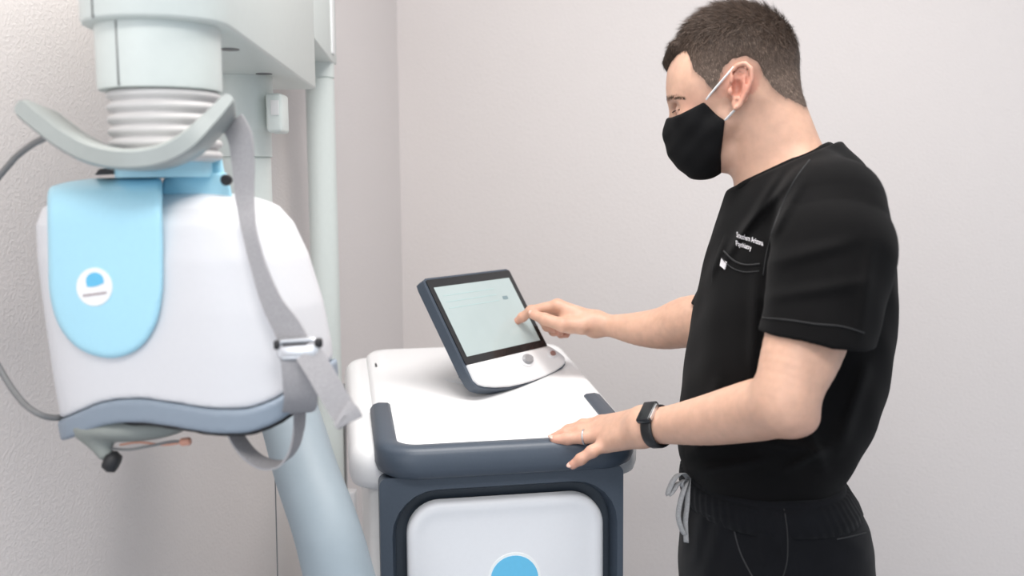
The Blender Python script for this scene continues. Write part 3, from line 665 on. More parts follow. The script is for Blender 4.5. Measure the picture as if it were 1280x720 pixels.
# torso tables: image row -> front edge, back edge, half breadth
TT = [(183, 985, 1037, .062), (200, 934, 1041, .080), (215, 923, 1051, .100), (235, 913.5, 1068, .124), (260, 907, 1086, .146), (300, 894, 1100, .163), (365, 879, 1108, .170),
      (420, 868, 1107, .172), (480, 859, 1099, .170), (520, 855, 1086, .166), (545, 853, 1072, .164), (565, 852, 1060, .162), (590, 861, 1046, .149), (612, 870, 1042, .142), (700, 872, 1040, .14)]
TT = TT[::-1]
tz = np.array([W(980, t[0], BY)[2] for t in TT]); tf = np.array([(t[1] - 640) / F * BY for t in TT]); tb = np.array([(t[2] - 640) / F * BY for t in TT]); tw2 = np.array([t[3] for t in TT])
def smooth_tab(x, y, lo, hi, n=300, k=15):
    g = np.linspace(lo, hi, n); v = np.interp(g, x, y); v = np.convolve(np.pad(v, k // 2, 'edge'), np.ones(k) / k, 'valid'); return g, v
tabs = [smooth_tab(tz, a, tz[0], tz[-1]) for a in (tf, tb, tw2)]
def torso(P, grow=0.0):
    z = np.clip(P[:, 2], tz[0], tz[-1]); f, b, w = [np.interp(z, *t).astype(np.float32) for t in tabs]
    cx, a = (f + b) / 2, (b - f) / 2 + grow; w = w + grow
    x, y = (P[:, 0] - cx) / a, (P[:, 1] - BY) / w
    k = 2.35; r = (np.abs(x) ** k + np.abs(y) ** k + 1e-9) ** (1 / k); gr = np.minimum(a, w)
    d = (r - 1) * gr * 0.92
    return np.maximum(d, np.maximum(P[:, 2] - tz[-1], tz[0] - P[:, 2]))
SHL = W(1044, 248, 1.225); SHR = np.array([0.425, 1.55, 1.385])
NB = W(985, 205, BY)
AL = [(W(1042, 268, 1.225), .044), (W(1030, 340, 1.195), .051), (W(1007, 425, 1.165), .0475), (W(989, 476, 1.150), .0400), (W(982, 503, 1.146), .0345)]
FL = [(W(981, 505, 1.146), .0345), (W(963, 509, 1.172), .0375), (W(938, 514, 1.205), .0375), (W(885, 525, 1.262), .0325), (W(838, 531, 1.308), .0258), (W(806, 533, 1.336), .0235)]
AR = [(SHR, .046), (W(921, 405, 1.62), .046), (W(908, 415, 1.625), .043)]
FR = [(W(908, 413, 1.625), .045), (W(868, 402, 1.655), .0445), (W(830, 410, 1.69), .0365), (W(798, 411, 1.715), .0290), (W(765, 407.5, 1.742), .0200), (W(746, 406, 1.757), .0195)]
# near hand resting on the handle; each finger a chain of (pixel, depth) joints
HLF = {'index': ([(752, 529, 1.425), (729, 532, 1.438), (711, 538, 1.444), (699, 543.5, 1.446)], [.0108, .0092, .0082, .0070]),
       'middle': ([(750, 537, 1.410), (726, 538, 1.422), (707, 542.5, 1.428), (693, 547, 1.430)], [.0110, .0094, .0084, .0072]),
       'ring': ([(752, 545, 1.394), (729, 546.5, 1.404), (709, 548.5, 1.409), (693.5, 549.5, 1.411)], [.0106, .0092, .0083, .0072]),
       'pinky': ([(759, 554, 1.378), (740, 564.5, 1.368), (726, 574, 1.367), (716, 581, 1.369)], [.0100, .0084, .0076, .0066]),
       'thumb': ([(776, 540, 1.385), (756, 541, 1.435), (738, 542, 1.460), (724, 545, 1.472)], [.0150, .0120, .0100, .0085])}
HLW = [(804, 525, 1.352), (804, 530, 1.345), (804, 536, 1.338), (802, 543, 1.334)]
HRF = {'index': ([(697, 382, 1.766), (664, 388.5, 1.776), (653, 396.5, 1.783), (646.5, 401.5, 1.786)], [.0112, .0094, .0082, .0068]),
       'middle': ([(700, 386, 1.79), (676, 396, 1.806), (684, 408, 1.80), (692, 411, 1.79)], [.0112, .0096, .0086, .0078]),
       'ring': ([(706, 391, 1.81), (684, 404, 1.822), (692, 414, 1.81), (700, 415, 1.80)], [.0108, .0094, .0084, .0076]),
       'pinky': ([(713, 397, 1.825), (696, 409, 1.832), (701, 417, 1.822), (708, 418, 1.815)], [.0100, .0084, .0076, .0068]),
       'thumb': ([(728, 407, 1.742), (703, 406, 1.735), (681, 399, 1.745), (667, 393.5, 1.757)], [.0150, .0122, .0104, .0086])}
HR_PALM = W(713, 403.5, 1.762)
HRW = [(744, 402, 1.752), (744, 404, 1.758), (744, 406, 1.762), (743, 408, 1.764)]
def hand_sdf(P, fingers, wr):
    d = None
    names = ['index', 'middle', 'ring', 'pinky']
    for nme, w_ in zip(names, wr):
        k = W(*fingers[nme][0][0]); e = sd_cone(P, W(*w_), k, .0165, .0120); d = e if d is None else smin(d, e, .012)
    th = fingers['thumb'][0]; d = smin(d, sd_cone(P, W(*wr[0]), W(*th[0]), .016, .015), .014)
    d = smin(d, sd_cone(P, W(*wr[3]), W(*fingers['pinky'][0][0]), .0150, .0115), .008)
    for nme, (pts, rs) in fingers.items():
        pw = [W(*p) for p in pts]; e = sd_chain(P, pw, rs, .002)
        for p, r in zip(pw[1:3], rs[1:3]): e = smin(e, np.linalg.norm(P - p.astype(np.float32), axis=1) - r * 1.05, .004)   # knuckles
        d = smin(d, e, .0055)
    return d
def chain(P, c):
    X = catmull([np.append(p, r) for p, r in c], 5); d = None
    for a, b in zip(X[:-1], X[1:]):
        e = sd_cone(P, a[:3], b[:3], a[3], b[3]); d = e if d is None else np.minimum(d, e)
    return d
def region(P, fn, lo, hi, big=0.25):
    m = ((P > np.asarray(lo, np.float32)) & (P < np.asarray(hi, np.float32))).all(1); d = np.full(len(P), big, np.float32)
    if m.any(): d[m] = fn(P[m])
    return d
def bb(pts, pad):
    p = np.array(pts); return p.min(0) - pad, p.max(0) + pad
bl, bh = bb([p for p, r in AL + FL] + [W(*q) for v in HLF.values() for q in v[0]], .10)
brl, brh = bb([p for p, r in AR + FR] + [W(*q) for v in HRF.values() for q in v[0]], .10)
hl_l, hl_h = bb([W(*q) for v in HLF.values() for q in v[0]] + [W(*q) for q in HLW], .05)
hr_l, hr_h = bb([W(*q) for v in HRF.values() for q in v[0]] + [W(*q) for q in HRW], .05)
def arm_l(P):
    d = chain(P, AL); d = smin(d, chain(P, FL), .016)
    d = smin(d, sd_ell(P, W(999, 525, 1.150), (.019, .019, .015)), .022)
    return smin(d, region(P, lambda Q: hand_sdf(Q, HLF, HLW), hl_l, hl_h), .016)
def arm_r(P):
    d = smin(chain(P, AR), chain(P, FR), .022)
    return smin(d, region(P, lambda Q: smin(hand_sdf(Q, HRF, HRW), sd_ell(Q, HR_PALM, (.024, .022, .020)), .012), hr_l, hr_h), .014)
def body_fn(P):
    d = region(P, lambda Q: smax(torso(Q, -.022), Q[:, 2] - np.float32(W(980, 232, BY)[2]), .03), (0.15, 1.1, 0.85), (0.65, 1.7, 1.5))
    tr = region(P, lambda Q: np.minimum(sd_cone(Q, NB + [0, 0, -.012], SHL + [0, 0, -.02], .036, .034), sd_cone(Q, NB + [0, 0, -.012], SHR, .036, .038)), (0.25, 1.1, 1.25), (0.55, 1.7, 1.55))
    d = smin(d, tr, .03)
    hd = region(P, head_px, HC - np.array([.16, .16, .26]), HC + np.array([.20, .16, .16]))
    d = smin(d, hd, .03)
    d = smin(d, region(P, arm_l, bl, bh), .02)
    return smin(d, region(P, arm_r, brl, brh), .02)
V, Fs = sdf_mesh(body_fn, (-0.06, 1.03, 0.93), (0.62, 1.93, 1.73), 0.0023, 1.5)
body = obj('body', V, Fs, M_SKIN, man)
# scalp region outline (head frame)
HAIRLINE = [(812, 66), (827, 80), (834, 86), (841, 75), (849, 67), (861, 63), (866, 74), (870, 88), (882, 98), (892, 112), (899, 114), (904, 100), (908, 86), (918, 76), (932, 73), (944, 80), (952, 96), (962, 112), (976, 123), (990, 130), (1003, 137), (1040, 120), (1040, -60), (812, -60)]
def g_(d, w): return np.exp(-(d / w) ** 2)
def skin_tint(co):
    n = len(co); base = np.tile(np.array([0.615, 0.375, 0.272], np.float32), (n, 1))
    q = to_h(co); l = np.abs(q[:, 1]); hd = (q[:, 2] < 240) & (np.linalg.norm(co - HC, axis=1) < .26)
    ear = g_(np.hypot(q[:, 0] - 928, q[:, 2] - 114), 24) * (l > 58) * hd
    base = base * (1 - 0.32 * ear[:, None] * np.array([0.15, 1.0, 1.0]))
    cheek = g_(np.hypot(q[:, 0] - 868, q[:, 2] - 138), 20) * hd; base *= 1 - 0.10 * cheek[:, None] * np.array([0, 1, 1])
    sc = np.clip(-sd_poly(q[:, 0], img_y(q), HAIRLINE) / 10 + 0.1, 0, 1) * hd
    base = base * (1 - sc[:, None]) + np.array([0.10, 0.07, 0.055]) * sc[:, None]
    fd = np.clip(1 - np.abs(sd_poly(q[:, 0], img_y(q), HAIRLINE)) / 9, 0, 1) * hd * (q[:, 0] > 868)
    base *= 1 - 0.22 * fd[:, None]
    beard = np.clip((q[:, 2] - 140) / 30, 0, 1) * np.clip((925 - q[:, 0]) / 20, 0, 1) * hd; base *= 1 - 0.12 * beard[:, None] * np.array([1, 0.9, 0.7])
    for fs in (HLF, HRF):
        for pts, rs in fs.values():
            for p in pts[:3]: base *= 1 - 0.13 * g_(np.linalg.norm(co - W(*p), axis=1), .011)[:, None] * np.array([0.1, 1, 1])
            base *= 1 - 0.20 * g_(np.linalg.norm(co - W(*pts[3]), axis=1), .010)[:, None] * np.array([0.05, 1, 0.9])
    el = g_(np.linalg.norm(co - W(1003, 530, 1.15), axis=1), .03); base *= 1 - 0.12 * el[:, None] * np.array([0.1, 1, 1])
    return base
paint(body, skin_tint)

# ---- hair: a close cap plus short strands
def hair_cap(P):
    q = to_h(P); q[:, 1] = np.abs(q[:, 1]); y = q[:, 2]
    th = 1.0 + 5.5 * np.clip((84 - y) / 60, 0, 1) ** 0.8
    hl = sd_poly(q[:, 0], img_y(q), HAIRLINE); y = img_y(q)
    th = (0.6 + 3.6 * np.clip((84 - y) / 60, 0, 1) ** 0.8) * np.clip(-hl / 14 + 0.15, 0, 1)
    nz = 1.1 * np.sin(q[:, 0] * 0.42 + q[:, 1] * 0.25) * np.sin(q[:, 1] * 0.37 - y * 0.2) * np.clip((80 - y) / 40, 0, 1)
    d = smax(head_px(P) * np.float32(HS) - th - nz * np.clip(-hl / 20, 0, 1), hl, 2)
    d = smin(d, Cn(q, (836, 76, 6), (846, 60, 26), 7, 8), 10)               # fringe
    return d / np.float32(HS)
V, Fs = sdf_mesh(hair_cap, HC - np.array([.14, .12, .10]), HC + np.array([.14, .12, .14]), 0.0026)
hair = obj('hair', V, Fs, M_HAIR, man)
def hair_col(q):
    y = img_y(q); f = np.clip((y - 50) / 55, 0, 1) * np.clip((q[:, 0] - 845) / 20, 0, 1)
    side = np.array([0.17, 0.125, 0.10]); top = np.array([0.052, 0.035, 0.026])
    return top * (1 - f[:, None]) + side * f[:, None]
paint(hair, lambda co: hair_col(to_h(co)) * 0.8)
me = hair.data; me.calc_loop_triangles(); nv = len(me.vertices); co = np.empty(nv * 3, np.float32); me.vertices.foreach_get('co', co); co = co.reshape(-1, 3) + np.array(origin_of(hair), np.float32)
nr = np.empty(nv * 3, np.float32); me.vertices.foreach_get('normal', nr); nr = nr.reshape(-1, 3)
qv = to_h(co); hl = sd_poly(qv[:, 0], img_y(qv), HAIRLINE)
outm = (head_px(co) * HS > -0.4) & (hl < 0.5) & ((-hl / 8 > rng.uniform(0, 1, nv) - 0.15) | (qv[:, 0] < 866))
idx = np.nonzero(outm)[0]; NS = 24000
idx = rng.choice(idx, NS); root_p = co[idx] + rng.normal(0, .0011, (NS, 3)); nn = nr[idx]; qq = qv[idx]; topf = np.clip((70 - qq[:, 2]) / 45, 0, 1)
Lh = (0.0045 + 0.0095 * topf) * rng.uniform(0.6, 1.25, NS)
fwd = -e_x; comb_top = fwd * 0.9 + np.array([0, 0, -0.05]); comb_side = np.array([0, 0, -1.0]) * 0.9 + e_x * 0.25
cb = comb_top[None] * topf[:, None] + comb_side[None] * (1 - topf[:, None]) + rng.normal(0, .28, (NS, 3))
cb -= nn * (cb * nn).sum(1)[:, None]; cb /= np.linalg.norm(cb, axis=1)[:, None]
lift = 0.25 + 0.30 * topf - 0.10 * (qq[:, 0] > 930) * topf
def strands(name, p, n, c, L, lf, wd, colf, parent):
    k = len(p); s = np.cross(n, c); s /= np.linalg.norm(s, axis=1)[:, None]; s = s * wd
    p1 = p + (n * lf[:, None] + c * 0.6) * (L * .5)[:, None]; p2 = p + (n * (lf * 1.35)[:, None] + c * 1.25) * L[:, None] * 0.85
    V = np.concatenate([p - s, p + s, p1 - s * .8, p1 + s * .8, p2]); i = np.arange(k)
    T = np.concatenate([np.stack([i, i + k, i + 3 * k], 1), np.stack([i, i + 3 * k, i + 2 * k], 1), np.stack([i + 2 * k, i + 3 * k, i + 4 * k], 1)])
    o = obj(name, V, T, M_HAIR, parent); o['kind'] = 'stuff'
    cc = np.tile(colf, (5, 1)); a = o.data.color_attributes.new('tint', 'FLOAT_COLOR', 'POINT'); a.data.foreach_set('color', np.concatenate([cc, np.ones((len(cc), 1))], 1).astype(np.float32).ravel())
    return o
strands('hair_strands', root_p - nn * .0008, nn, cb, Lh, lift, 0.00032, hair_col(qq) * rng.uniform(0.55, 1.7, (NS, 1)), hair)
# eyebrows and lashes
bb_ = bvh_of(body)
def brow(sgn, nme):
    P, N, Cc = [], [], []
    for _ in range(260):
        t = rng.uniform(0, 1); x = 841 + 18 * t; y = 122.5 - 3.2 * math.sin(t * 2.2) + 6.0 * t + rng.normal(0, 1.9 * (1 - .5 * t))
        l = sgn * (8 + 42 * t ** 0.8); o0 = hp(x - 60, y, l); h = bb_.ray_cast(Vector(hp(800, y, l)), Vector(e_x))
        if h[0] is None: continue
        P.append(h[0]); n_ = np.array(h[1]); N.append(n_ if n_ @ e_x < 0 else -n_); Cc.append(-e_y * 0.9 * -1 * -sgn + np.array([0, 0, 0.15]) + rng.normal(0, .2, 3))
    P, N, Cc = np.array(P), np.array(N), np.array(Cc); Cc -= N * (Cc * N).sum(1)[:, None]; Cc /= np.linalg.norm(Cc, axis=1)[:, None]
    return strands(nme, P, N, Cc, rng.uniform(.003, .0055, len(P)), np.full(len(P), .2), 0.00028, np.tile(np.array([[.06, .042, .03]]), (len(P), 1)), hair)
brow(1, 'eyebrow'); brow(-1, 'eyebrow')
for sg in (1, -1):
    lash = []
    for t in np.linspace(0, 1, 7):
        l = sg * (15 + 25 * t); h = bb_.ray_cast(Vector(hp(800, 139.0 - 1.5 * t, l)), Vector(e_x))
        if h[0] is not None: lash.append(np.array(h[0]) - e_x * .0006)
    if len(lash) > 3: obj('eyelash', *tube(catmull([lash[0], lash[len(lash) // 2], lash[-1]], 6), 0.0007, 6), M_MASK, hair)

# ---- face mask with ear loops
MASKP = [(826, 146), (842, 143.5), (856, 138), (870, 131), (884, 124), (890, 130), (899, 140), (909, 147), (907, 165), (904, 190), (905, 213), (900, 232), (826, 232)]
def mask_fn(P):
    q = to_h(P); q[:, 1] = np.abs(q[:, 1])
    d = smin(skull(q), E(q, 886, 165, 0, 36, 42, 44), 20)
    d = smin(d, Cn(q, (912, 152, 42), (874, 200, 14), 13, 13), 16)
    d = smin(d, E(q, 882, 160, 0, 40, 40, 50), 14)
    d = smin(d, E(q, 886, 178, 0, 38, 38, 44), 18)
    d = smin(d, E(q, 853, 163, 0, 15, 15, 15), 26)
    d = smin(d, E(q, 862, 182, 0, 17, 22, 28), 24)
    d = smin(d, E(q, 877, 200, 0, 16, 16, 22), 16)
    d = smin(d, Cn(q, (905, 160, 42), (880, 200, 18), 15, 15), 16)
    d = smin(d, E(q, 873, 148, 34, 20, 14, 17), 14)
    d = d - 1.5
    w = 0.8 * np.sin((q[:, 0] * 0.5 + q[:, 2] * 0.9) * 0.22) * np.sin(q[:, 0] * .11 + 1)
    return smax(d - w - 0.2, sd_poly(q[:, 0], img_y(q), MASKP), 2.5) / np.float32(HS)
V, Fs = sdf_mesh(mask_fn, HC + np.array([-.13, -.13, -.18]), HC + np.array([.06, .12, .0]), 0.0023)
msk = obj('face_mask', V, Fs, M_MASK, man)
mb = bvh_of(msk)
for sg in (1, -1):
    obj('ear_loop', *tube(catmull([hp(884, 132, sg * 53), hp(890, 124, sg * 60), hp(900, 113, sg * 66), hp(912, 100, sg * 71), hp(919, 92, sg * 70)], 5), 0.0017, 8, flat=0.7), M_LOOP, msk)
    obj('ear_loop', *tube(catmull([hp(904, 157, sg * 49), hp(910, 152, sg * 55), hp(916, 146, sg * 60), hp(922, 140, sg * 64)], 5), 0.0021, 8, flat=0.7), M_LOOP, msk)

# ---- scrub top
SLE = W(1019, 424, 1.165); SRE = W(921, 374, 1.60)
def img(P): Y = P[:, 1]; d = (P - np.array([0, 0, CAMH], np.float32)) @ R_CAM.astype(np.float32); return 640 + F * d[:, 0] / -d[:, 2], 360 - F * d[:, 1] / -d[:, 2]
FOLDS = [((978, 212), (902, 332), .0035, 5), ((996, 216), (926, 292), .003, 5), ((1006, 222), (962, 300), .004, 6), ((905, 300), (886, 350), .003, 5), ((960, 330), (1070, 300), .003, 9), ((955, 372), (1085, 352), .0025, 8),
         ((1090, 300), (1075, 420), .003, 8), ((865, 566), (985, 528), .004, 8), ((930, 548), (1045, 566), .004, 7), ((1008, 530), (1030, 585), .005, 7), ((1085, 450), (1050, 560), .005, 9), ((900, 470), (870, 560), .0035, 8),
         ((860, 590), (960, 575), .004, 6), ((980, 588), (1040, 556), .004, 6), ((1040, 440), (1010, 560), .003, 9), ((946, 330), (940, 470), .004, 7)]
SH0, SH1 = W(1042, 262, 1.228), W(1042, 315, 1.20)
def shirt_fn(P):
    d = torso(P)
    d = smin(d, sd_cone(P, NB, SH0, .052, .056), .03); d = smin(d, sd_cone(P, NB, SHR, .052, .058), .03)
    d = smin(d, sd_ell(P, W(1026, 222, BY), (.058, .10, .038)), .03)
    nl = norm((-.15, 0, -1)).astype(np.float32); ax = norm(SLE - SHL)
    s = np.minimum(sd_cone(P, SH0, SH1, .060, .0745), sd_cone(P, SH1, SLE + ax * .06, .0745, .060))
    s = smax(s, (P - SLE.astype(np.float32)) @ nl, .003)
    s = smax(s, -sd_cone(P, SLE - ax * .05, SLE + ax * .05, .0535, .0560), .002)
    d = smin(d, s, .020)
    s2 = sd_cone(P, SHR, SRE + norm(SRE - SHR) * .05, .062, .060); s2 = smax(s2, -(P[:, 2] - SRE[2]) + 0.15 * (P[:, 0] - SRE[0]), .003)
    d = smin(d, s2, .020)
    x, y = img(P); near = (P[:, 1] < 1.36)
    f = np.zeros(len(P), np.float32)
    for (x0, y0), (x1, y1), a, w in FOLDS:
        t = np.clip(((x - x0) * (x1 - x0) + (y - y0) * (y1 - y0)) / ((x1 - x0) ** 2 + (y1 - y0) ** 2), 0, 1)
        r = np.hypot(x - x0 - t * (x1 - x0), y - y0 - t * (y1 - y0)); f += 1.5 * a * np.exp(-(r / w) ** 2) * np.sin(np.clip(t, .02, .98) * math.pi) ** .5
    d = d - f * near - 0.0012 * np.sin(P[:, 0] * 63 + P[:, 2] * 40) * np.sin(P[:, 1] * 55 + P[:, 2] * 30)
    # neckline
    a, b = hp(922, 231), hp(1034, 183); t = norm(b - a); nn_ = norm(np.cross(t, e_y)); nn_ = nn_ if nn_[2] > 0 else -nn_
    d = smax(d, (P - a.astype(np.float32)) @ nn_.astype(np.float32) + 0.0 , .004)
    return d
V, Fs = sdf_mesh(shirt_fn, (0.16, 1.06, 0.97), (0.62, 1.74, 1.56), 0.0027, 1.7)
shirt = obj('scrub_top', V, Fs, M_SHIRT, man)
sbv = bvh_of(shirt)
def stitch(name, pts, bvh, r, parent, m, flat=0.5, n=5, lift=0.0003):
    p = drape(bvh, catmull([(x, y, 0) for x, y in pts], n)[:, :2], lift)
    if len(p) > 3: return obj(name, *tube(p, r, 6), m, parent)
na, nb_ = hp(923, 234), hp(1033, 183); nt_ = norm(nb_ - na); ring = []
for t in np.linspace(0, 2 * math.pi, 64, endpoint=False):
    ring.append((na + nb_) / 2 + nt_ * math.cos(t) * np.linalg.norm(nb_ - na) / 2 + e_y * math.sin(t) * .0665)
obj('neck_band', *tube(ring, .0062, 10, closed=True, flat=0.75), M_SHIRT, shirt)
stitch('sleeve_hem', [(953, 397), (985, 400), (1020, 405), (1052, 408), (1080, 416)], sbv, .0009, shirt, M_SEAM)
stitch('armhole_seam', [(1012, 200), (992, 228), (974, 266), (960, 310), (954, 345)], sbv, .0010, shirt, M_SEAM)
stitch('pocket_edge', [(905, 314), (918, 326), (932, 331), (950, 330)], sbv, .0013, shirt, M_SEAM)
stitch('pocket_edge', [(902, 322), (914, 334), (930, 340), (949, 339)], sbv, .0009, shirt, M_SEAM)
def surface_plate(name, pix, l1, m, parent, bvh):
    a = [onto(bvh, x, y, -.0008)[0] for x, y in pix]; b = [onto(bvh, x, y, l1)[0] for x, y in pix]
    if any(p is None for p in a): return None
    return sharp(obj(name, *loft([a, b]), m, parent))
surface_plate('pocket_tag', [(902.5, 323), (909, 327.5), (906.5, 337), (900.5, 332)], .0012, M_THREAD, shirt, sbv)
def embroider(name, text, x0, y0, x1, y1, hgt, parent, bvh, m):
    """lettering laid onto the cloth: baseline from (x0,y0) to (x1,y1), cap height in the same units"""
    cu = bpy.data.curves.new(name, 'FONT'); cu.body = text; cu.size = 1.0; cu.offset = 0.012; cu.resolution_u = 3
    o = bpy.data.objects.new(name, cu); COL.objects.link(o); bpy.context.view_layer.update()
    me = bpy.data.meshes.new_from_object(o.evaluated_get(bpy.context.evaluated_depsgraph_get())); bpy.data.objects.remove(o); bpy.data.curves.remove(cu)
    v = np.array([list(p.co) for p in me.vertices]); w = v[:, 0].max(); f = [tuple(p.vertices) for p in me.polygons]; bpy.data.meshes.remove(me)
    bx, by = x1 - x0, y1 - y0; upx, upy = by / math.hypot(bx, by) * hgt * 0.6, -hgt / 0.70 * 1.0; P = []
    for x, y, _ in v:
        p = onto(bvh, x0 + bx * x / w + upx * y * 0, y0 + by * x / w + upy * y * 1.0, .0012)[0]
        P.append(p if p is not None else (P[-1] if P else W(x0, y0, 1.3)))
    return obj(name, P, f, m, parent, smooth=False)
embroider('embroidered_name', 'Southern Arizona', 921.5, 296.5, 954.5, 307.5, 6.6, shirt, sbv, M_THREAD)
embroider('embroidered_name', 'Psychiatry', 920.5, 306.5, 940.0, 313.0, 6.0, shirt, sbv, M_THREAD)

# ---- trousers
PT = [(585, 860, 1049, .157), (600, 861, 1055, .162), (618, 861, 1068, .169), (640, 860, 1081, .175), (665, 859, 1086, .180), (690, 859, 1085, .182), (720, 860, 1078, .182), (760, 864, 1066, .178), (800, 870, 1056, .17)][::-1]
pz = np.array([W(970, t[0], BY)[2] for t in PT]); pt = [smooth_tab(pz, np.array(a), pz[0], pz[-1], 200, 9) for a in ([(t[1] - 640) / F * BY for t in PT], [(t[2] - 640) / F * BY for t in PT], [t[3] for t in PT])]
PF = [((905, 640), (880, 720), .003, 9), ((975, 650), (985, 720), .004, 10), ((1010, 640), (1080, 690), .002, 10), ((880, 630), (868, 700), .003, 7), ((950, 640), (960, 700), .003, 8)]
def pants_fn(P):
    z = np.clip(P[:, 2], pz[0], pz[-1]); f, b, w = [np.interp(z, *t).astype(np.float32) for t in pt]
    cx, a = (f + b) / 2, (b - f) / 2; k = 2.3
    d = ((np.abs((P[:, 0] - cx) / a) ** k + np.abs((P[:, 1] - BY) / w) ** k + 1e-9) ** (1 / k) - 1) * np.minimum(a, w) * .92
    d = np.maximum(d, np.maximum(P[:, 2] - pz[-1], pz[0] - P[:, 2]))
    for sy in (-1, 1):
        l = sd_chain(P, [(.372, BY + sy * .088, .86), (.365, BY + sy * .10, .50), (.385, BY + sy * .105, .09)], [.098, .070, .052], .05); d = smin(d, l, .05)
    x, y = img(P)
    for (x0, y0), (x1, y1), am, wd in PF:
        t = np.clip(((x - x0) * (x1 - x0) + (y - y0) * (y1 - y0)) / ((x1 - x0) ** 2 + (y1 - y0) ** 2), 0, 1)
        d = d - am * np.exp(-(np.hypot(x - x0 - t * (x1 - x0), y - y0 - t * (y1 - y0)) / wd) ** 2) * (P[:, 1] < BY)
    return np.maximum(d, .045 - P[:, 2])
V, Fs = sdf_mesh(pants_fn, (0.20, 1.16, 0.02), (0.58, 1.64, 1.06), 0.0050, 1.7)
pants = obj('trousers', V, Fs, M_PANTS, man); pbv = bvh_of(pants)
# ribbed waistband
th = np.linspace(0, 2 * math.pi, 240, endpoint=False); loops = []
for zz, g in ((623, -.002), (622, .002), (613, .0045), (601, .0045), (593, .003), (591, -.006)):
    z = W(960, zz, BY)[2]; f, b, w = [np.interp(min(z, pz[-1]), *t) for t in pt]; a = (b - f) / 2 + g; w += g
    rip = 0.0007 * np.sin(th * 58) * (1 if g > 0 else 0)
    c, s = np.cos(th), np.sin(th); k = 2 / 2.3
    loops.append(np.stack([(f + b) / 2 + (a + rip) * np.sign(c) * np.abs(c) ** k, BY + (w + rip) * np.sign(s) * np.abs(s) ** k, np.full(240, z)], 1))
obj('waistband', *loft(loops, cap=False), M_PANTS, pants)
M_PIP = mat('dark_grey_piping', (0.022, 0.022, 0.024, 1), 0.8, noise=(300, 0.1))
stitch('pocket_piping', [(914, 630), (916, 650), (920, 672), (927, 694), (938, 716), (944, 726)], pbv, .0011, pants, M_PIP)
stitch('side_seam', [(980, 636), (984, 665), (984, 700), (978, 724)], pbv, .0008, pants, M_SEAM)
stitch('back_pocket_edge', [(1046, 650), (1062, 645), (1080, 639)], pbv, .0009, pants, M_PIP)
stitch('back_pocket_edge', [(1046, 674), (1062, 671), (1082, 666)], pbv, .0009, pants, M_PIP)
stitch('hip_seam', [(990, 664), (1015, 661), (1040, 656)], pbv, .0007, pants, M_SEAM)
# drawstring bow at the front of the waistband
fx = 1.36
def cord(pts, w=.0075): return obj('drawstring', *ribbon(catmull([W(x, y, Y) for x, y, Y in pts], 8), (0.35, 0.1, 0.9) if False else (0.75, -0.55, 0.2), w, .0016), M_CORD, pants)
cord([(862, 600, 1.37), (854, 592, 1.35), (845, 596, 1.345), (838, 608, 1.345), (835, 618, 1.345), (840, 615, 1.345), (848, 604, 1.348), (858, 600, 1.36)])
cord([(860, 598, 1.37), (857, 606, 1.35), (851, 625, 1.345), (848, 645, 1.345), (852, 661, 1.345), (856, 668, 1.345)])
cord([(861, 598, 1.365), (860, 612, 1.352), (859, 632, 1.348), (857, 652, 1.346), (858, 678, 1.346)])
cord([(862, 602, 1.37), (855, 600, 1.352), (852, 606, 1.348), (858, 612, 1.355)], .006)
# shoes
for sy in (-1, 1):
    c = np.array([.36, BY + sy * .105, 0])
    V, Fs = sdf_mesh(lambda P: np.maximum(smin(sd_ell(P, c + [-.055, 0, .022], (.125, .047, .048)), sd_ell(P, c + [.035, 0, .05], (.06, .044, .058)), .03), .012 - P[:, 2]), c - [.22, .09, .02], c + [.16, .09, .16], .005)
    sh = obj('shoe', V, Fs, M_SHOE, man)
    o = np.array([(.13 * math.cos(t) - .03, .046 * math.sin(t)) for t in np.linspace(0, 2 * math.pi, 32, endpoint=False)])
    obj('sole', *loft([[c + [x, y, 0.0] for x, y in o], [c + [x, y, .016] for x, y in o]]), M_DARK, sh)

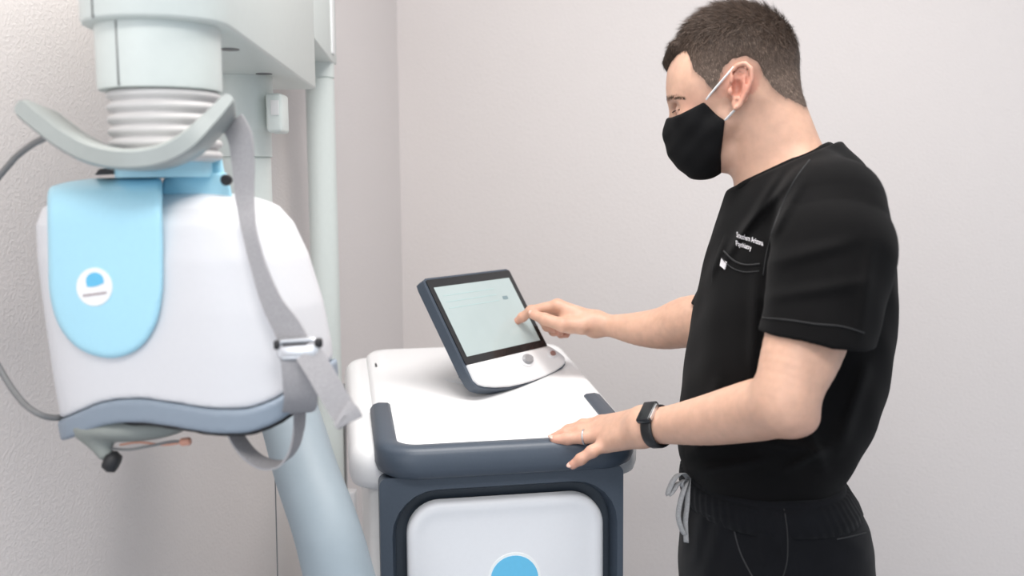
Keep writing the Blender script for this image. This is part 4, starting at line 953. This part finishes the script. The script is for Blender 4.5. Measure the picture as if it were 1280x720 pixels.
# ---- fitness band, wedding ring, nails
wa, wb = FL[4][0], FL[5][0]; ax = norm(wb - wa); wc = W(822, 533, 1.322)
up_w = norm(np.array([-.15, -.62, .78]) - ax * (np.array([-.15, -.62, .78]) @ ax)); sd_w = np.cross(ax, up_w)
loops = []
for da, g in ((-.0085, .0), (-.0085, .0022), (-.006, .0032), (.006, .0032), (.0085, .0022), (.0085, .0)):
    loops.append([wc + ax * da + (up_w * math.cos(t) * (.0250 + g) + sd_w * math.sin(t) * (.0268 + g)) for t in np.linspace(0, 2 * math.pi, 48, endpoint=False)])
loops.append(loops[0])
wt = obj('wrist_band', *loft(loops, cap=False), M_WATCH, man)
Rw = np.stack([ax, sd_w, up_w], 1)
fcw = box('watch_case', wc + up_w * .0280, (.022, .034, .009), M_BEZEL, wt, Rw, .0025)
box('watch_trim', wc + up_w * .0285 - ax * .0112, (.0012, .026, .0055), M_METAL, wt, Rw, .0004)
rp = HLF['ring'][0]; a, b = W(*rp[0]), W(*rp[1]); t = norm(b - a); c = a + (b - a) * .93
u = norm(np.cross(t, (0, 0, 1))); v = np.cross(t, u)
obj('wedding_ring', *tube([c + .0102 * (u * math.cos(q) + v * math.sin(q)) for q in np.linspace(0, 2 * math.pi, 32, endpoint=False)], .0016, 8, closed=True), M_METAL, man)
M_NAIL = mat('fingernail', (0.74, 0.48, 0.40, 1), 0.3, noise=(300, 0.03))
def nail(fs, k, up):
    pts, rs = fs[k]; a, b = W(*pts[2]), W(*pts[3]); t = norm(b - a); n = np.array(up, float); n = norm(n - t * (n @ t)); s = np.cross(t, n); r = rs[3]
    c = b + t * r * .30 + n * r * .80; loops = []
    for h, g in ((-.0014, 1.0), (.0004, 1.0), (.0009, .75)):
        loops.append([c + t * math.cos(q) * .0058 * g + s * math.sin(q) * .0045 * g + n * (h - .0012 * math.sin(q) ** 2) for q in np.linspace(0, 2 * math.pi, 16, endpoint=False)])
    obj('fingernail', *loft(loops), M_NAIL, body)
for k in ('index', 'middle', 'ring'): nail(HLF, k, (-.15, -.35, .9))
nail(HLF, 'pinky', (-.5, -.6, .6)); nail(HRF, 'index', (-.55, 0, .8)); nail(HRF, 'thumb', (-.1, -.8, .55))
